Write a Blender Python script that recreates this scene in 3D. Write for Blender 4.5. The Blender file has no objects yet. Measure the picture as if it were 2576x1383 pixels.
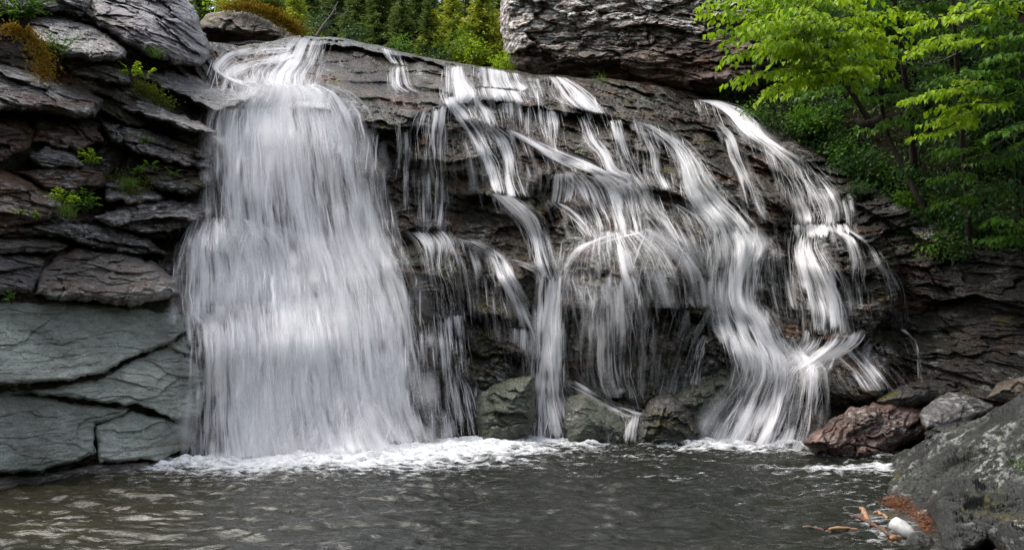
import bpy, math, random
import numpy as np
from math import radians as RAD

# ---------------------------------------------------------------- camera, sky, sun, exposure
SC = bpy.context.scene
F, CX, HY, CH = 2231.0, 1288.0, 855.0, 1.7      # survey constants: focal length, optical axis, horizon row, eye height
cd = bpy.data.cameras.new("camera"); cam = bpy.data.objects.new("camera", cd); SC.collection.objects.link(cam)
cam.location = (0, 0, CH); cam.rotation_euler = (RAD(90), 0, 0)
cd.sensor_fit = 'HORIZONTAL'; cd.sensor_width = 36.0; cd.lens = 36.0 * F / 2576.0
cd.shift_y = (HY - 691.5) / 2576.0; cd.clip_end = 3000; cd.clip_start = 0.1
SC.camera = cam
SUN_EL, SUN_AZ = RAD(60), RAD(-80)               # azimuth from +Y towards +X; the sun stands high on the left, veiled by cloud
w = bpy.data.worlds.new("World"); SC.world = w; w.use_nodes = True
nt = w.node_tree; bg = nt.nodes['Background']
sky = nt.nodes.new('ShaderNodeTexSky'); sky.sky_type = 'NISHITA'; sky.sun_disc = False
sky.sun_elevation = SUN_EL; sky.sun_rotation = SUN_AZ; sky.air_density = 1.0; sky.dust_density = 3.0; sky.ozone_density = 1.0
hs = nt.nodes.new('ShaderNodeHueSaturation'); hs.inputs['Saturation'].default_value = .42      # thin cloud cover greys the sky
nt.links.new(sky.outputs[0], hs.inputs['Color']); nt.links.new(hs.outputs[0], bg.inputs[0]); bg.inputs[1].default_value = 0.14
sl = bpy.data.lights.new("sun", 'SUN'); so = bpy.data.objects.new("sun", sl); SC.collection.objects.link(so)
sl.energy = 1.4; sl.angle = RAD(40); sl.color = (1.0, 0.95, 0.88)
so.rotation_euler = (math.pi/2 - SUN_EL, 0, math.pi - SUN_AZ)
SC.view_settings.view_transform = 'Standard'; SC.view_settings.look = 'None'
SC.view_settings.exposure = 1.25; SC.view_settings.gamma = 1.0
cy = SC.cycles
cy.max_bounces = 6; cy.diffuse_bounces = 2; cy.glossy_bounces = 2; cy.transmission_bounces = 4
cy.transparent_max_bounces = 28; cy.use_denoising = True
try: cy.denoiser = 'OPENIMAGEDENOISE'; cy.denoising_input_passes = 'RGB_ALBEDO_NORMAL'; cy.denoising_prefilter = 'NONE'
except Exception: pass
cy.sample_clamp_indirect = 4.0; cy.sample_clamp_direct = 12.0
random.seed(7)

# ---------------------------------------------------------------- helpers: noise
def _h(ix, iy, seed):
    a = (ix.astype(np.int64) * 374761393 + iy.astype(np.int64) * 668265263 + seed * 974634781) & 0xffffffff
    a = ((a ^ (a >> 13)) * 1274126177) & 0xffffffff
    a = ((a ^ (a >> 16)) * 2246822519) & 0xffffffff
    return ((a ^ (a >> 15)) & 0xffffff).astype(np.float64) / 0xffffff
def perlin(x, y, seed=0):
    x = np.asarray(x, float); y = np.asarray(y, float)
    x0 = np.floor(x); y0 = np.floor(y); fx = x - x0; fy = y - y0
    u = fx*fx*fx*(fx*(fx*6-15)+10); v = fy*fy*fy*(fy*(fy*6-15)+10)
    def g(i, j):
        a = _h(x0+i, y0+j, seed) * 6.2831853
        return np.cos(a)*(fx-i) + np.sin(a)*(fy-j)
    n0 = g(0,0)*(1-u) + g(1,0)*u; n1 = g(0,1)*(1-u) + g(1,1)*u
    return (n0*(1-v) + n1*v) * 1.5
def fbm(x, y, o=4, seed=0, gain=.5):
    s = 0; a = 1.0; t = 0
    for i in range(o):
        s = s + a*perlin(x*2**i + i*13.7, y*2**i + i*7.3, seed+i*31); t += a; a *= gain
    return s/t*1.4
def sstep(a, b, x):
    t = np.clip((x-a)/(b-a), 0, 1); return t*t*(3-2*t)
def WP(X, Y, d):                                   # survey bearing + range -> metres
    X = np.asarray(X, float); Y = np.asarray(Y, float); d = np.asarray(d, float)
    return np.stack([(X-CX)*d/F, d+0*X, CH+(HY-Y)*d/F], -1)
def wl(Y): return CH*F/(Y-HY)                      # range of the water line at a bearing

class TPS:
    def __init__(s, pts, smooth=1e-4):
        p = np.array(pts, float); s.c = p[:, :2]/1000; n = len(p)
        K = s.k(s.c, s.c) + np.eye(n)*smooth; Pm = np.hstack([np.ones((n,1)), s.c])
        A = np.zeros((n+3, n+3)); A[:n,:n] = K; A[:n,n:] = Pm; A[n:,:n] = Pm.T
        s.w = np.linalg.solve(A, np.concatenate([p[:,2], np.zeros(3)]))
    @staticmethod
    def k(a, b):
        r2 = ((a[:,None,:]-b[None,:,:])**2).sum(-1); return .5*r2*np.log(r2+1e-12)
    def raw(s, X, Y):
        q = np.stack([np.ravel(X), np.ravel(Y)], -1)/1000; out = []
        for i in range(0, len(q), 60000):
            b = q[i:i+60000]
            out.append(s.k(b, s.c) @ s.w[:-3] + s.w[-3] + b @ s.w[-2:])
        return np.concatenate(out).reshape(np.shape(X))
class Table:                                        # bilinear lookup over the survey plane
    def __init__(s, f, x0, x1, y0, y1, st):
        s.x0, s.y0, s.st = x0, y0, st
        gx = np.arange(x0, x1+st, st); gy = np.arange(y0, y1+st, st)
        s.GX, s.GY = np.meshgrid(gx, gy); s.T = f(s.GX, s.GY)
    def __call__(s, X, Y):
        T = s.T; fx = np.clip((np.asarray(X, float)-s.x0)/s.st, 0, T.shape[1]-1.001); fy = np.clip((np.asarray(Y, float)-s.y0)/s.st, 0, T.shape[0]-1.001)
        i = fx.astype(int); j = fy.astype(int); a = fx-i; b = fy-j
        return (T[j,i]*(1-a)+T[j,i+1]*a)*(1-b) + (T[j+1,i]*(1-a)+T[j+1,i+1]*a)*b

# ---------------------------------------------------------------- helpers: objects
COL = SC.collection
def mesh_obj(name, verts, faces, mat=None, parent=None, loc=None, smooth=False, uv=None, attrs=None, base=True):
    """one mesh object; faces = (n,4) or (n,3) int array or list of such arrays"""
    verts = np.asarray(verts, float).reshape(-1, 3)
    fl = faces if isinstance(faces, list) else [faces]
    fl = [np.asarray(f, int) for f in fl if len(f)]
    if parent is not None: loc = np.array(parent.location) if loc is None else np.asarray(loc, float)
    if loc is None:
        loc = np.array([verts[:,0].mean(), verts[:,1].mean(), verts[:,2].min()]) if base else np.zeros(3)
    v = verts - loc
    me = bpy.data.meshes.new(name)
    me.vertices.add(len(v)); me.vertices.foreach_set('co', v.ravel())
    nl = sum(f.size for f in fl); npoly = sum(len(f) for f in fl)
    li = np.concatenate([f.ravel() for f in fl]); tot = np.concatenate([np.full(len(f), f.shape[1]) for f in fl])
    me.loops.add(nl); me.loops.foreach_set('vertex_index', li.astype(np.int32))
    me.polygons.add(npoly); st = np.concatenate([[0], np.cumsum(tot)[:-1]])
    me.polygons.foreach_set('loop_start', st.astype(np.int32)); me.polygons.foreach_set('loop_total', tot.astype(np.int32))
    me.update(calc_edges=True)
    if smooth: me.polygons.foreach_set('use_smooth', np.ones(npoly, bool))
    if uv is not None:
        ul = me.uv_layers.new(name='UVMap'); ul.data.foreach_set('uv', np.asarray(uv, np.float32)[li].ravel())
    for k, a in (attrs or {}).items():
        at = me.attributes.new(k, 'FLOAT', 'POINT'); at.data.foreach_set('value', np.asarray(a, np.float32).ravel())
    me.validate(); 
    ob = bpy.data.objects.new(name, me); COL.objects.link(ob)
    if mat: me.materials.append(mat)
    if parent is not None:
        ob.parent = parent; ob.location = loc - np.array(parent.location)
    else: ob.location = loc
    return ob
def tag(o, label=None, cat=None, group=None, kind=None):
    if label: o['label'] = label
    if cat: o['category'] = cat
    if group: o['group'] = group
    if kind: o['kind'] = kind
    return o
def empty(name, loc, label=None, cat=None, group=None):
    o = bpy.data.objects.new(name, None); COL.objects.link(o); o.location = loc; o.empty_display_size = .2
    return tag(o, label, cat, group)
def copy_tree(o, parent=None):
    c = o.copy(); COL.objects.link(c)
    if parent is not None: c.parent = parent
    for ch in list(o.children): copy_tree(ch, c)
    return c
def gridf(nr, nc):
    i = np.arange(nr-1)[:,None]*nc + np.arange(nc-1)[None,:]
    return np.stack([i, i+nc, i+nc+1, i+1], -1).reshape(-1, 4)
def tube_arr(pts, rad, n=6):
    pts = np.asarray(pts, float); rad = np.broadcast_to(np.asarray(rad, float), (len(pts),))
    t = np.gradient(pts, axis=0); t /= np.linalg.norm(t, axis=1, keepdims=True)+1e-9
    up = np.array([.13, .31, .94]); a = np.cross(t, up); a /= np.linalg.norm(a, axis=1, keepdims=True)+1e-9
    b = np.cross(t, a); an = np.arange(n)*2*math.pi/n
    V = pts[:,None,:] + rad[:,None,None]*(np.cos(an)[None,:,None]*a[:,None,:] + np.sin(an)[None,:,None]*b[:,None,:])
    i = np.arange(len(pts)-1)[:,None]*n; k = np.arange(n)[None,:]; k2 = (k+1) % n
    return V.reshape(-1,3), np.stack([i+k, i+k2, i+n+k2, i+n+k], -1).reshape(-1,4)
def join(parts):
    V = []; Fs = []; o = 0
    for v, f in parts:
        V.append(v); Fs.append(np.asarray(f)+o); o += len(v)
    return np.concatenate(V), np.concatenate(Fs)
def catmull(P, n):
    P = np.asarray(P, float); m = len(P)
    c = P[:, :2]; 
    if P.shape[1] >= 4 : c = (P[:, :2]+P[:, 2:4])/2
    s = np.concatenate([[0], np.cumsum(np.linalg.norm(np.diff(c, axis=0), axis=1))+1e-6*np.arange(1, m)]); s /= s[-1]
    t = np.linspace(0, 1, n); i = np.clip(np.searchsorted(s, t, side='right')-1, 0, m-2)
    u = ((t-s[i])/(s[i+1]-s[i]))[:,None]
    tan = np.gradient(P, s, axis=0) if m > 2 else np.repeat((P[1:]-P[:1]), 2, 0)
    h = (s[i+1]-s[i])[:,None]
    return (2*u**3-3*u**2+1)*P[i] + (u**3-2*u**2+u)*h*tan[i]*.9 + (-2*u**3+3*u**2)*P[i+1] + (u**3-u**2)*h*tan[i+1]*.9

# ---------------------------------------------------------------- helpers: materials
class NT:
    def __init__(s, name):
        s.m = bpy.data.materials.new(name); s.m.use_nodes = True; s.t = s.m.node_tree; s.t.nodes.clear()
        s.out = s.t.nodes.new('ShaderNodeOutputMaterial')
    def n(s, ty, ins=None, **kw):
        nd = s.t.nodes.new('ShaderNode'+ty)
        for k, v in kw.items(): setattr(nd, k, v)
        for k, v in (ins or {}).items():
            if hasattr(v, 'is_output'): s.t.links.new(v, nd.inputs[k])
            else: nd.inputs[k].default_value = v
        return nd
    def noise(s, vec, scale, detail=4, rough=.55, dist=0):
        return s.n('TexNoise', {'Vector': vec, 'Scale': scale, 'Detail': detail, 'Roughness': rough, 'Distortion': dist}).outputs[0]
    def mr(s, v, a, b, c=0., d=1., smooth=False):
        nd = s.n('MapRange', {0: v, 1: a, 2: b, 3: c, 4: d})
        if smooth: nd.interpolation_type = 'SMOOTHSTEP'
        return nd.outputs[0]
    def math(s, op, a, b=0.0, clamp=False):
        return s.n('Math', {0: a, 1: b}, operation=op, use_clamp=clamp).outputs[0]
    def mix(s, f, a, b, mode='MIX'):
        nd = s.n('Mix', data_type='RGBA', blend_type=mode)
        for k, v in ((0, f), (6, a), (7, b)):
            if hasattr(v, 'is_output'): s.t.links.new(v, nd.inputs[k])
            else: nd.inputs[k].default_value = v if k == 0 else (*v, 1)
        return nd.outputs[2]
    def ramp(s, f, stops):
        nd = s.n('ValToRGB', {0: f}); e = nd.color_ramp.elements
        e[0].position, e[1].position = stops[0][0], stops[-1][0]
        e[0].color = (*stops[0][1], 1); e[1].color = (*stops[-1][1], 1)
        for p, c in stops[1:-1]:
            q = e.new(p); q.color = (*c, 1)
        return nd.outputs[0]
    def done(s, sh):
        s.t.links.new(sh, s.out.inputs[0]); return s.m

def rock_mat(name, cols, dip=10, lichen=0.0, rust=0.0, moss=0.0, rough=(.25, .6), bump=1.0, contrast=1.0, stretch=4.0, grain=1.0, green=0.0, fleck=.8, chip=1.0, spec=.6, lich_z=None, film=None, lich_col=(.42,.43,.40)):  # film: x range over which the painted shade deepens
    k = NT(name)
    tc = k.n('NewGeometry').outputs['Position']
    stretch = 1+.55*(stretch-1)
    mp = k.n('Mapping', {0: tc, 2: (0, RAD(dip), 0), 3: (1, 1, stretch)}).outputs[0]
    mp2 = k.n('Mapping', {0: tc, 2: (0, RAD(dip-4), 0), 3: (1.0, 1, stretch*1.7)}).outputs[0]
    a = k.noise(mp, .9, 7, .62, .4)
    c = k.ramp(a, [(.3, cols[0]), (.5, cols[1]), (.72, cols[2])])
    b = k.noise(mp2, 5.5, 9, .7, .3)
    c = k.mix(1.0, c, k.ramp(b, [(.25, (1-.62*contrast,)*3), (.5, (1,)*3), (.75, (1+.5*contrast,)*3)]), 'MULTIPLY')
    g = k.noise(tc, 38, 5, .7)
    c = k.mix(1.0, c, k.ramp(k.noise(tc, 1.1, 5, .6), [(.30,(.62,.60,.60)),(.5,(1,1,1)),(.70,(1.35,1.34,1.32))]), 'MULTIPLY')
    c = k.mix(1.0, c, k.ramp(g, [(.3, (1-.45*grain,)*3), (.5, (1,)*3), (.72, (1+.5*grain,)*3)]), 'MULTIPLY')
    fl = k.math('MULTIPLY', k.mr(k.noise(mp2, 13, 6, .75, .4), .54, .64), k.mr(k.noise(tc, 2.1, 4, .6), .40, .62))
    c = k.mix(k.math('MULTIPLY', fl, fleck), c, k.mix(1.0, c, (2.6,2.55,2.6), 'MULTIPLY'))
    if green:
        c = k.mix(k.math('MULTIPLY', k.mr(k.noise(tc, .8, 5, .6), .42, .62), green), c, (.075, .095, .055))
    if film:                                                               # shade of bank and canopy painted in as darker rock at the right end
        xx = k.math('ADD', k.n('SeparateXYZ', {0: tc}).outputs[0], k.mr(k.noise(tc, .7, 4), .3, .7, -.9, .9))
        c = k.mix(k.math('MULTIPLY', k.mr(xx, film[0], film[1]), .72), c, (.012,.010,.008))  # painted shade; film is its x range
    if rust:
        f = k.mr(k.noise(mp, .8, 6, .65), .62-.22*rust, .78-.22*rust)
        c = k.mix(k.math('MULTIPLY', f, .75), c, (.16, .055, .022))
    if lichen:
        f = k.math('MULTIPLY', k.mr(k.noise(tc, 1.3, 4, .6), .60-.25*lichen, .72-.2*lichen), k.mr(k.noise(mp, 4.5 if lich_z else 7, 8, .72), .47 if lich_z else .50, .58))
        if lich_z: f = k.math('MULTIPLY', f, k.mr(k.n('SeparateXYZ', {0: tc}).outputs[2], lich_z-.45, lich_z+.45))
        c = k.mix(k.math('MULTIPLY', f, .85), c, lich_col)
    nrm = k.n('NewGeometry').outputs['Normal']; nz = k.n('SeparateXYZ', {0: nrm}).outputs[2]
    if moss:
        f = k.math('MULTIPLY', k.mr(nz, .05, .5), k.mr(k.noise(tc, 1.6, 6, .65), .66-.25*moss, .74-.22*moss))
        c = k.mix(f, c, k.mix(k.noise(tc, 9, 3), (.035, .04, .008), (.11, .085, .012)))
    r = k.mr(k.noise(mp, 2.2, 6, .65), .32, .68, rough[0], rough[1])
    wv = k.n('VectorMath', {0: mp, 1: k.n('VectorMath', {0: k.n('TexNoise', {'Vector': tc, 'Scale': 4.0, 'Detail': 3.0}).outputs[1], 1: (.22,.22,.22)}, operation='MULTIPLY').outputs[0]}, operation='ADD').outputs[0]
    v1 = k.n('TexVoronoi', {'Vector': wv, 'Scale': 4.5}).outputs['Color']; v2 = k.n('TexVoronoi', {'Vector': wv, 'Scale': 13.0}).outputs['Color']
    vv = k.math('ADD', k.math('MULTIPLY', k.n('SeparateColor', {0: v1}).outputs[0], .6), k.math('MULTIPLY', k.n('SeparateColor', {0: v2}).outputs[1], .4))
    b1 = k.math('ADD', k.math('MULTIPLY', k.noise(mp, 6, 10, .72), .7), k.math('MULTIPLY', vv, .3*chip)); b2 = k.noise(tc, 26, 6, .75)
    bp = k.n('Bump', {'Height': b1, 'Strength': .85*bump, 'Distance': .09})
    bp2 = k.n('Bump', {'Height': b2, 'Strength': .5*bump, 'Distance': .02, 'Normal': bp.outputs[0]})
    p = k.n('BsdfPrincipled', {'Base Color': c, 'Roughness': r, 'Normal': bp2.outputs[0], 'IOR': 1.45, 'Specular IOR Level': spec})
    return k.done(p.outputs[0])

def water_sheet_mat(name, tint=(.94, .925, .93), fu=1.0, fv=1.0, soft=.62, amax=.93):
    """white falling water: opacity from the amount of water ('dens') broken up by streaks along the flow"""
    k = NT(name)
    uv = k.n('UVMap').outputs[0]; dens = k.n('Attribute', attribute_name='dens').outputs['Fac']
    rnd = k.n('ObjectInfo').outputs['Random']
    off = k.n('CombineXYZ', {0: k.math('MULTIPLY', rnd, 91.0), 1: k.math('MULTIPLY', rnd, 37.0)}).outputs[0]
    uv = k.n('VectorMath', {0: uv, 1: off}, operation='ADD').outputs[0]
    def st(su, sv, detail, dist=0.):
        m = k.n('Mapping', {0: uv, 3: (su*fu, sv*fv, 1)}).outputs[0]
        nd = k.n('TexNoise', {'Vector': m, 'Scale': 1.0, 'Detail': detail, 'Roughness': .55, 'Distortion': dist}, noise_dimensions='2D')
        return nd.outputs[0]
    n1 = st(3.2, .55, 2, .25); n2 = st(13, .75, 3, .2); n3 = st(42, 1.5, 2, .1)
    s = k.math('ADD', k.math('ADD', k.math('MULTIPLY', n1, .42), k.math('MULTIPLY', n2, .36)), k.math('MULTIPLY', n3, .22))
    s = k.mr(s, .34, .66)
    th = k.math('SUBTRACT', 1.0, dens)
    a = k.math('DIVIDE', k.math('SUBTRACT', k.math('ADD', s, soft*.35), th), soft, True)
    a = k.math('MULTIPLY', k.math('MULTIPLY', a, a), k.math('SUBTRACT', 3.0, k.math('MULTIPLY', a, 2.0)))
    a = k.math('MULTIPLY', a, k.mr(dens, 0., .9, .45, amax))
    a = k.math('MULTIPLY', a, k.mr(dens, .02, .12))
    thd = k.n('Attribute', attribute_name='thread').outputs['Fac']
    a = k.n('Mix', {0: thd, 2: a, 3: dens}).outputs[0]
    hgt = k.math('ADD', k.math('MULTIPLY', n1, .5), k.math('MULTIPLY', n2, .3))
    bp = k.n('Bump', {'Height': hgt, 'Strength': .22, 'Distance': .10}).outputs[0]
    d = k.n('BsdfDiffuse', {0: (*tint, 1), 'Normal': bp}).outputs[0]
    tl = k.n('BsdfTranslucent', {0: (*tint, 1)}).outputs[0]
    gl = k.n('BsdfGlossy', {0: (.9, .9, .95, 1), 1: .35, 'Normal': bp}).outputs[0]
    b = k.n('MixShader', {0: .35, 1: d, 2: tl}).outputs[0]
    b = k.n('MixShader', {0: .06, 1: b, 2: gl}).outputs[0]
    t = k.n('BsdfTransparent').outputs[0]
    return k.done(k.n('MixShader', {0: a, 1: t, 2: b}).outputs[0])

def leaf_mat(name, c1, c2, trans=.45, rough=.45, scale=1.2):
    k = NT(name)
    pos = k.n('NewGeometry').outputs['Position']; isl = k.n('NewGeometry').outputs['Random Per Island']
    f = k.math('ADD', k.math('MULTIPLY', k.noise(pos, scale, 3), .6), k.math('MULTIPLY', isl, .4))
    c = k.ramp(f, [(.28, c1), (.72, c2)])
    p = k.n('BsdfPrincipled', {'Base Color': c, 'Roughness': rough, 'IOR': 1.4, 'Specular IOR Level': .3})
    tl = k.n('BsdfTranslucent', {0: c})
    return k.done(k.n('MixShader', {0: trans, 1: p.outputs[0], 2: tl.outputs[0]}).outputs[0])
def flat_mat(name, c1, c2, scale=8, rough=.8, bump=.3, stretch=(1,1,1)):
    k = NT(name); pos = k.n('TexCoord').outputs['Object']
    mp = k.n('Mapping', {0: pos, 3: stretch}).outputs[0]
    n = k.noise(mp, scale, 6, .65); c = k.ramp(n, [(.3, c1), (.7, c2)])
    bp = k.n('Bump', {'Height': n, 'Strength': bump, 'Distance': .03})
    return k.done(k.n('BsdfPrincipled', {'Base Color': c, 'Roughness': rough, 'Normal': bp.outputs[0], 'Specular IOR Level': .5 if rough < .7 else .06}).outputs[0])

# ---------------------------------------------------------------- ranges of the rock (bearing, bearing, metres)
D0P = [(480,1170,12.3),(400,1190,11.7),(250,1205,11.2),(100,1222,10.7),(0,1240,10.2),(-200,1260,9.4),(-200,1000,9.6),(0,1000,10.3),(0,750,10.7),(0,550,11.2),(0,400,11.6),(0,150,12.4),(0,0,13),(-250,0,11.5),(-250,500,10.2),
 (250,1000,11.3),(250,750,11.9),(480,950,12.4),(480,800,12.6),(450,600,13.1),(520,400,14.0),(520,250,15.0),(250,450,12.8),(250,250,13.2),(200,50,13.8),(450,50,15.5),(450,180,14.9),
 (750,95,18.0),(560,120,17.0),(750,160,17.0),(650,200,16.2),(700,250,15.6),(800,280,15.4),(700,560,14.7),(560,560,13.7),(700,800,13.7),(700,1000,13.1),(700,1150,12.9),(950,1110,13.7),(1000,800,14.5),(900,320,15.6),(950,560,15.3),
 (950,105,18.6),(1250,168,19.2),(1400,192,19.2),(950,200,17.2),(1100,255,16.8),(1250,255,17.3),(1100,330,16.4),(1100,560,15.9),(1300,500,16.2),(1080,610,15.5),(1200,800,15.4),(1250,960,15.3),(1400,1110,15.0),(1200,1105,14.8),
 (1380,640,15.7),(1600,590,15.4),(1600,780,15.0),(1600,1000,15.3),(1600,1110,14.9),(1500,285,17.8),(1640,320,17.6),(1600,440,16.4),(1780,480,16.4),(1850,600,15.6),(1850,800,15.2),(1950,920,14.8),(1900,1120,14.4),
 (1790,255,19.3),(1900,340,18.0),(2000,420,17.1),(2080,570,16.1),(2050,700,15.7),(2080,840,15.1),(2100,920,14.7),(2200,850,14.8),(2250,980,14.3),(2290,820,14.6),(2150,1100,13.9),
 (2300,550,15.2),(2450,700,14.2),(2576,800,13.2),(2400,950,13.7),(2576,960,12.8),(2150,380,17.1),(2300,450,16.0),(2576,500,14.0),(2750,600,12.5),(2750,1000,11.8)]
_d0 = TPS(D0P)
D0 = Table(_d0.raw, -420, 2900, -200, 1300, 10)
_dip = [(300,250,26),(250,600,12),(300,950,5),(800,200,7),(1150,250,9),(1600,300,24),(1400,700,10),(1250,400,14),(1950,450,26),(2400,800,12),(1700,900,4),(700,700,4)]
def dipmap(X, Y):
    s = 0; t = 0
    for x, y, a in _dip:
        q = 1/(((X-x)/250)**2+((Y-y)/200)**2+.15)**1.5; s = s+q*a; t = t+q
    return s/t
def relief(x, z, th, seed=1, a1=.16, a2=.045, a3=.018, f1=.9, f2=3.1, iso=.13, fine=.016, fa=.20, fb=.085):
    """thickness of stepped schist layers: ledges with a lit top and an undercut foot, dipping by th degrees to the right"""
    c = np.cos(np.radians(th)); s = np.sin(np.radians(th)); zz = z-4
    u = x*c - zz*s; v = zz*c + x*s
    wv = fbm(u*.33, v*.55, 3, seed)*.8
    def lay(f, lf, sd, warp):
        q = v*f + wv*f*warp + fbm(u*lf*1.3, v*f*.6, 2, sd+5)*.55; kf = np.floor(q); t = q-kf
        r = perlin(u*lf + _h(kf, kf*0, sd)*37, kf*5.31, sd+9)*.75
        r2 = perlin(u*lf + _h(kf-1, kf*0, sd)*37, (kf-1)*5.31, sd+9)*.75     # the layer below
        val = r + .85*(1-t)
        lip = sstep(.0, .10, t)                                            # undercut foot
        return val*lip + (r2-.15)*(1-lip)
    p = a1*lay(f1, .28, seed+3, 1.0) + a2*lay(f2, .7, seed+17, .8) + a3*lay(f2*2.9, 1.6, seed+29, .6)
    p = p + iso*fbm(x*.8, z*.9, 3, seed+41) + iso*.35*fbm(u*2.2, v*3.6, 3, seed+47)
    wu = u + .22*fbm(x*1.9, z*1.9, 3, seed+61); wz = v + .12*fbm(x*1.9+5, z*2.3, 3, seed+62)
    if fa: p = p + fa*facets(wu*.85, wz*1.9, seed+63)
    if fb: p = p + fb*facets(wu*2.9+3, wz*5.2, seed+67) + fb*.42*facets(wu*7+3, wz*12, seed+71) + fb*.2*facets(wu*17, wz*27, seed+73)
    rid = 1-np.abs(fbm(u*3.5, v*13, 4, seed+53)); p = p + fine*2.2*rid + fine*fbm(x*16, z*18, 3, seed+59)
    return p
def facets(u, v, seed):
    """angular broken blocks: every block has its own offset and tilt, with a crack between blocks"""
    iu = np.floor(u); iv = np.floor(v); b1 = np.full(u.shape, 9.); b2 = b1.copy(); hh = np.zeros(u.shape)
    for i in (-1,0,1):
        for j in (-1,0,1):
            cu = iu+i; cv = iv+j
            du = u-(cu+_h(cu,cv,seed)); dv = v-(cv+_h(cu,cv,seed+1)); q = np.sqrt(du*du+dv*dv)
            val = (_h(cu,cv,seed+2)-.5)*1.1 + (_h(cu,cv,seed+3)-.5)*1.1*du + ((_h(cu,cv,seed+4)-.72)*1.5)*dv
            m = q < b1; b2 = np.where(m, b1, np.minimum(b2, q)); b1 = np.where(m, q, b1); hh = np.where(m, val, hh)
    return hh - .40*(1-sstep(0, .08, b2-b1))*sstep(-.1, .35, perlin(u*.6+7, v*.35, seed+9))
LEDGES = [  # (polyline, undercut metres, reach in bearing units)
 ([(805,118),(870,112),(960,135),(1040,158)], .35, 30), ([(820,152),(930,150),(1120,185)], .08, 18),
 ([(545,285),(620,272),(700,268),(880,285),(920,318),(1045,330)], .55, 150),
 ([(1110,272),(1180,252),(1340,262),(1400,280),(1530,300)], .45, 60),
 ([(1150,300),(1290,332),(1385,388)], .30, 50), ([(1380,440),(1500,440),(1600,480)], .50, 70),
 ([(1180,488),(1290,500),(1360,540),(1400,520)], .35, 50), ([(1020,580),(1130,565)], .25, 60),
 ([(1180,620),(1290,655),(1340,690)], .25, 40), ([(1430,775),(1500,770),(1600,765),(1700,772),(1800,800)], .75, 130),
 ([(1080,735),(1150,740)], .2, 40), ([(1195,800),(1240,785),(1290,800)], .6, 45), ([(1450,560),(1500,590)], .2, 30),
 ([(1990,585),(2130,575),(2190,625)], .35, 70), ([(1985,860),(2100,850),(2210,860)], .45, 90), ([(1460,270),(1560,310),(1680,360)], .3, 35),
 ([(1790,330),(1900,400),(1990,470)], .3, 40), ([(1620,465),(1760,520)], .3, 40), ([(2020,250),(2200,420),(2330,520)], .35, 60),
 ([(2120,500),(2250,560),(2400,640)], .3, 60), ([(2330,760),(2450,740),(2600,780)], .3, 60),
 ([(1040,150),(1130,175)], .3, 25), ([(1130,230),(1010,215)], .1, 15), ([(900,245),(1100,262)], .1, 12), ([(1100,430),(1230,445)], .15, 40),
 ([(250,320),(420,330),(540,400)], .35, 50), ([(230,470),(420,440),(530,460)], .25, 45), ([(120,290),(240,330)], .5, 60), ([(300,580),(420,600),(500,565)], .45, 50)]
BUMPS = [(1600,690,200,125,0,.45),(1660,650,120,80,10,.2),(1320,700,60,60,30,.3),(1090,680,120,85,0,.3),(1300,545,80,50,15,.25),(1530,465,120,40,14,.25),
 (2125,715,145,150,0,1.0),(2080,640,95,75,20,.15),(2150,935,140,95,10,.75),(1840,880,60,50,0,.3),(1260,850,80,60,0,.2),(1740,470,70,50,0,.2),(1930,480,60,90,-20,.2),(560,600,110,60,0,.2),(700,850,160,70,0,.3)]
def face_depth(X, Y, fine=True):
    d0 = D0(X, Y); x = (X-CX)*d0/F; z = CH+(HY-Y)*d0/F
    th = dipmap(X, Y)
    wob = fbm(x*1.5, z*1.5, 3, 77)
    Xw = X + 16*wob; Yw = Y + 12*fbm(x*1.7+9, z*1.7, 3, 78)
    am = 1 - .72*np.exp(-(((X-930)/230)**2+((Y-200)/75)**2)**2)                  # smooth slab beside the lip
    am = am*(1-.5*np.exp(-(((X-1250)/160)**2+((Y-225)/60)**2)))
    am = am*(1-.45*np.exp(-(((X-750)/260)**2+((Y-800)/420)**2)**2))
    am = am*(1-.35*np.exp(-(((X-1600)/180)**2+((Y-680)/90)**2)))
    p = am*relief(x, z, th, 1)
    p = p*(1 + .15*sstep(560, 400, X) - .6*sstep(520,440,X)*sstep(700,780,Y)) - .14*sstep(560, 460, X)
    for poly, und, ln in LEDGES:
        px, py = zip(*poly)
        if px[0] > px[-1]: px, py = px[::-1], py[::-1]
        yl = np.interp(Xw, px, py); dy = Yw-yl
        tap = sstep(px[0]-25, px[0]+15, Xw)*sstep(px[-1]+25, px[-1]-15, Xw)
        p = p + tap*np.where(dy > 0, -und*np.exp(-np.maximum(dy,0)/ln)*sstep(0, 5, dy), und*.35*np.exp(np.minimum(dy,0)/(ln*.8)))
    for bx, by, rx, ry, an, h in BUMPS:
        ca, sa = math.cos(RAD(an)), math.sin(RAD(an)); dx = Xw-bx; dy = Yw-by
        q = ((dx*ca+dy*sa)/rx)**2 + ((-dx*sa+dy*ca)/ry)**2
        p = p + h*np.sqrt(np.clip(1-q, 0, 1))
    return d0 - p

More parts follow.
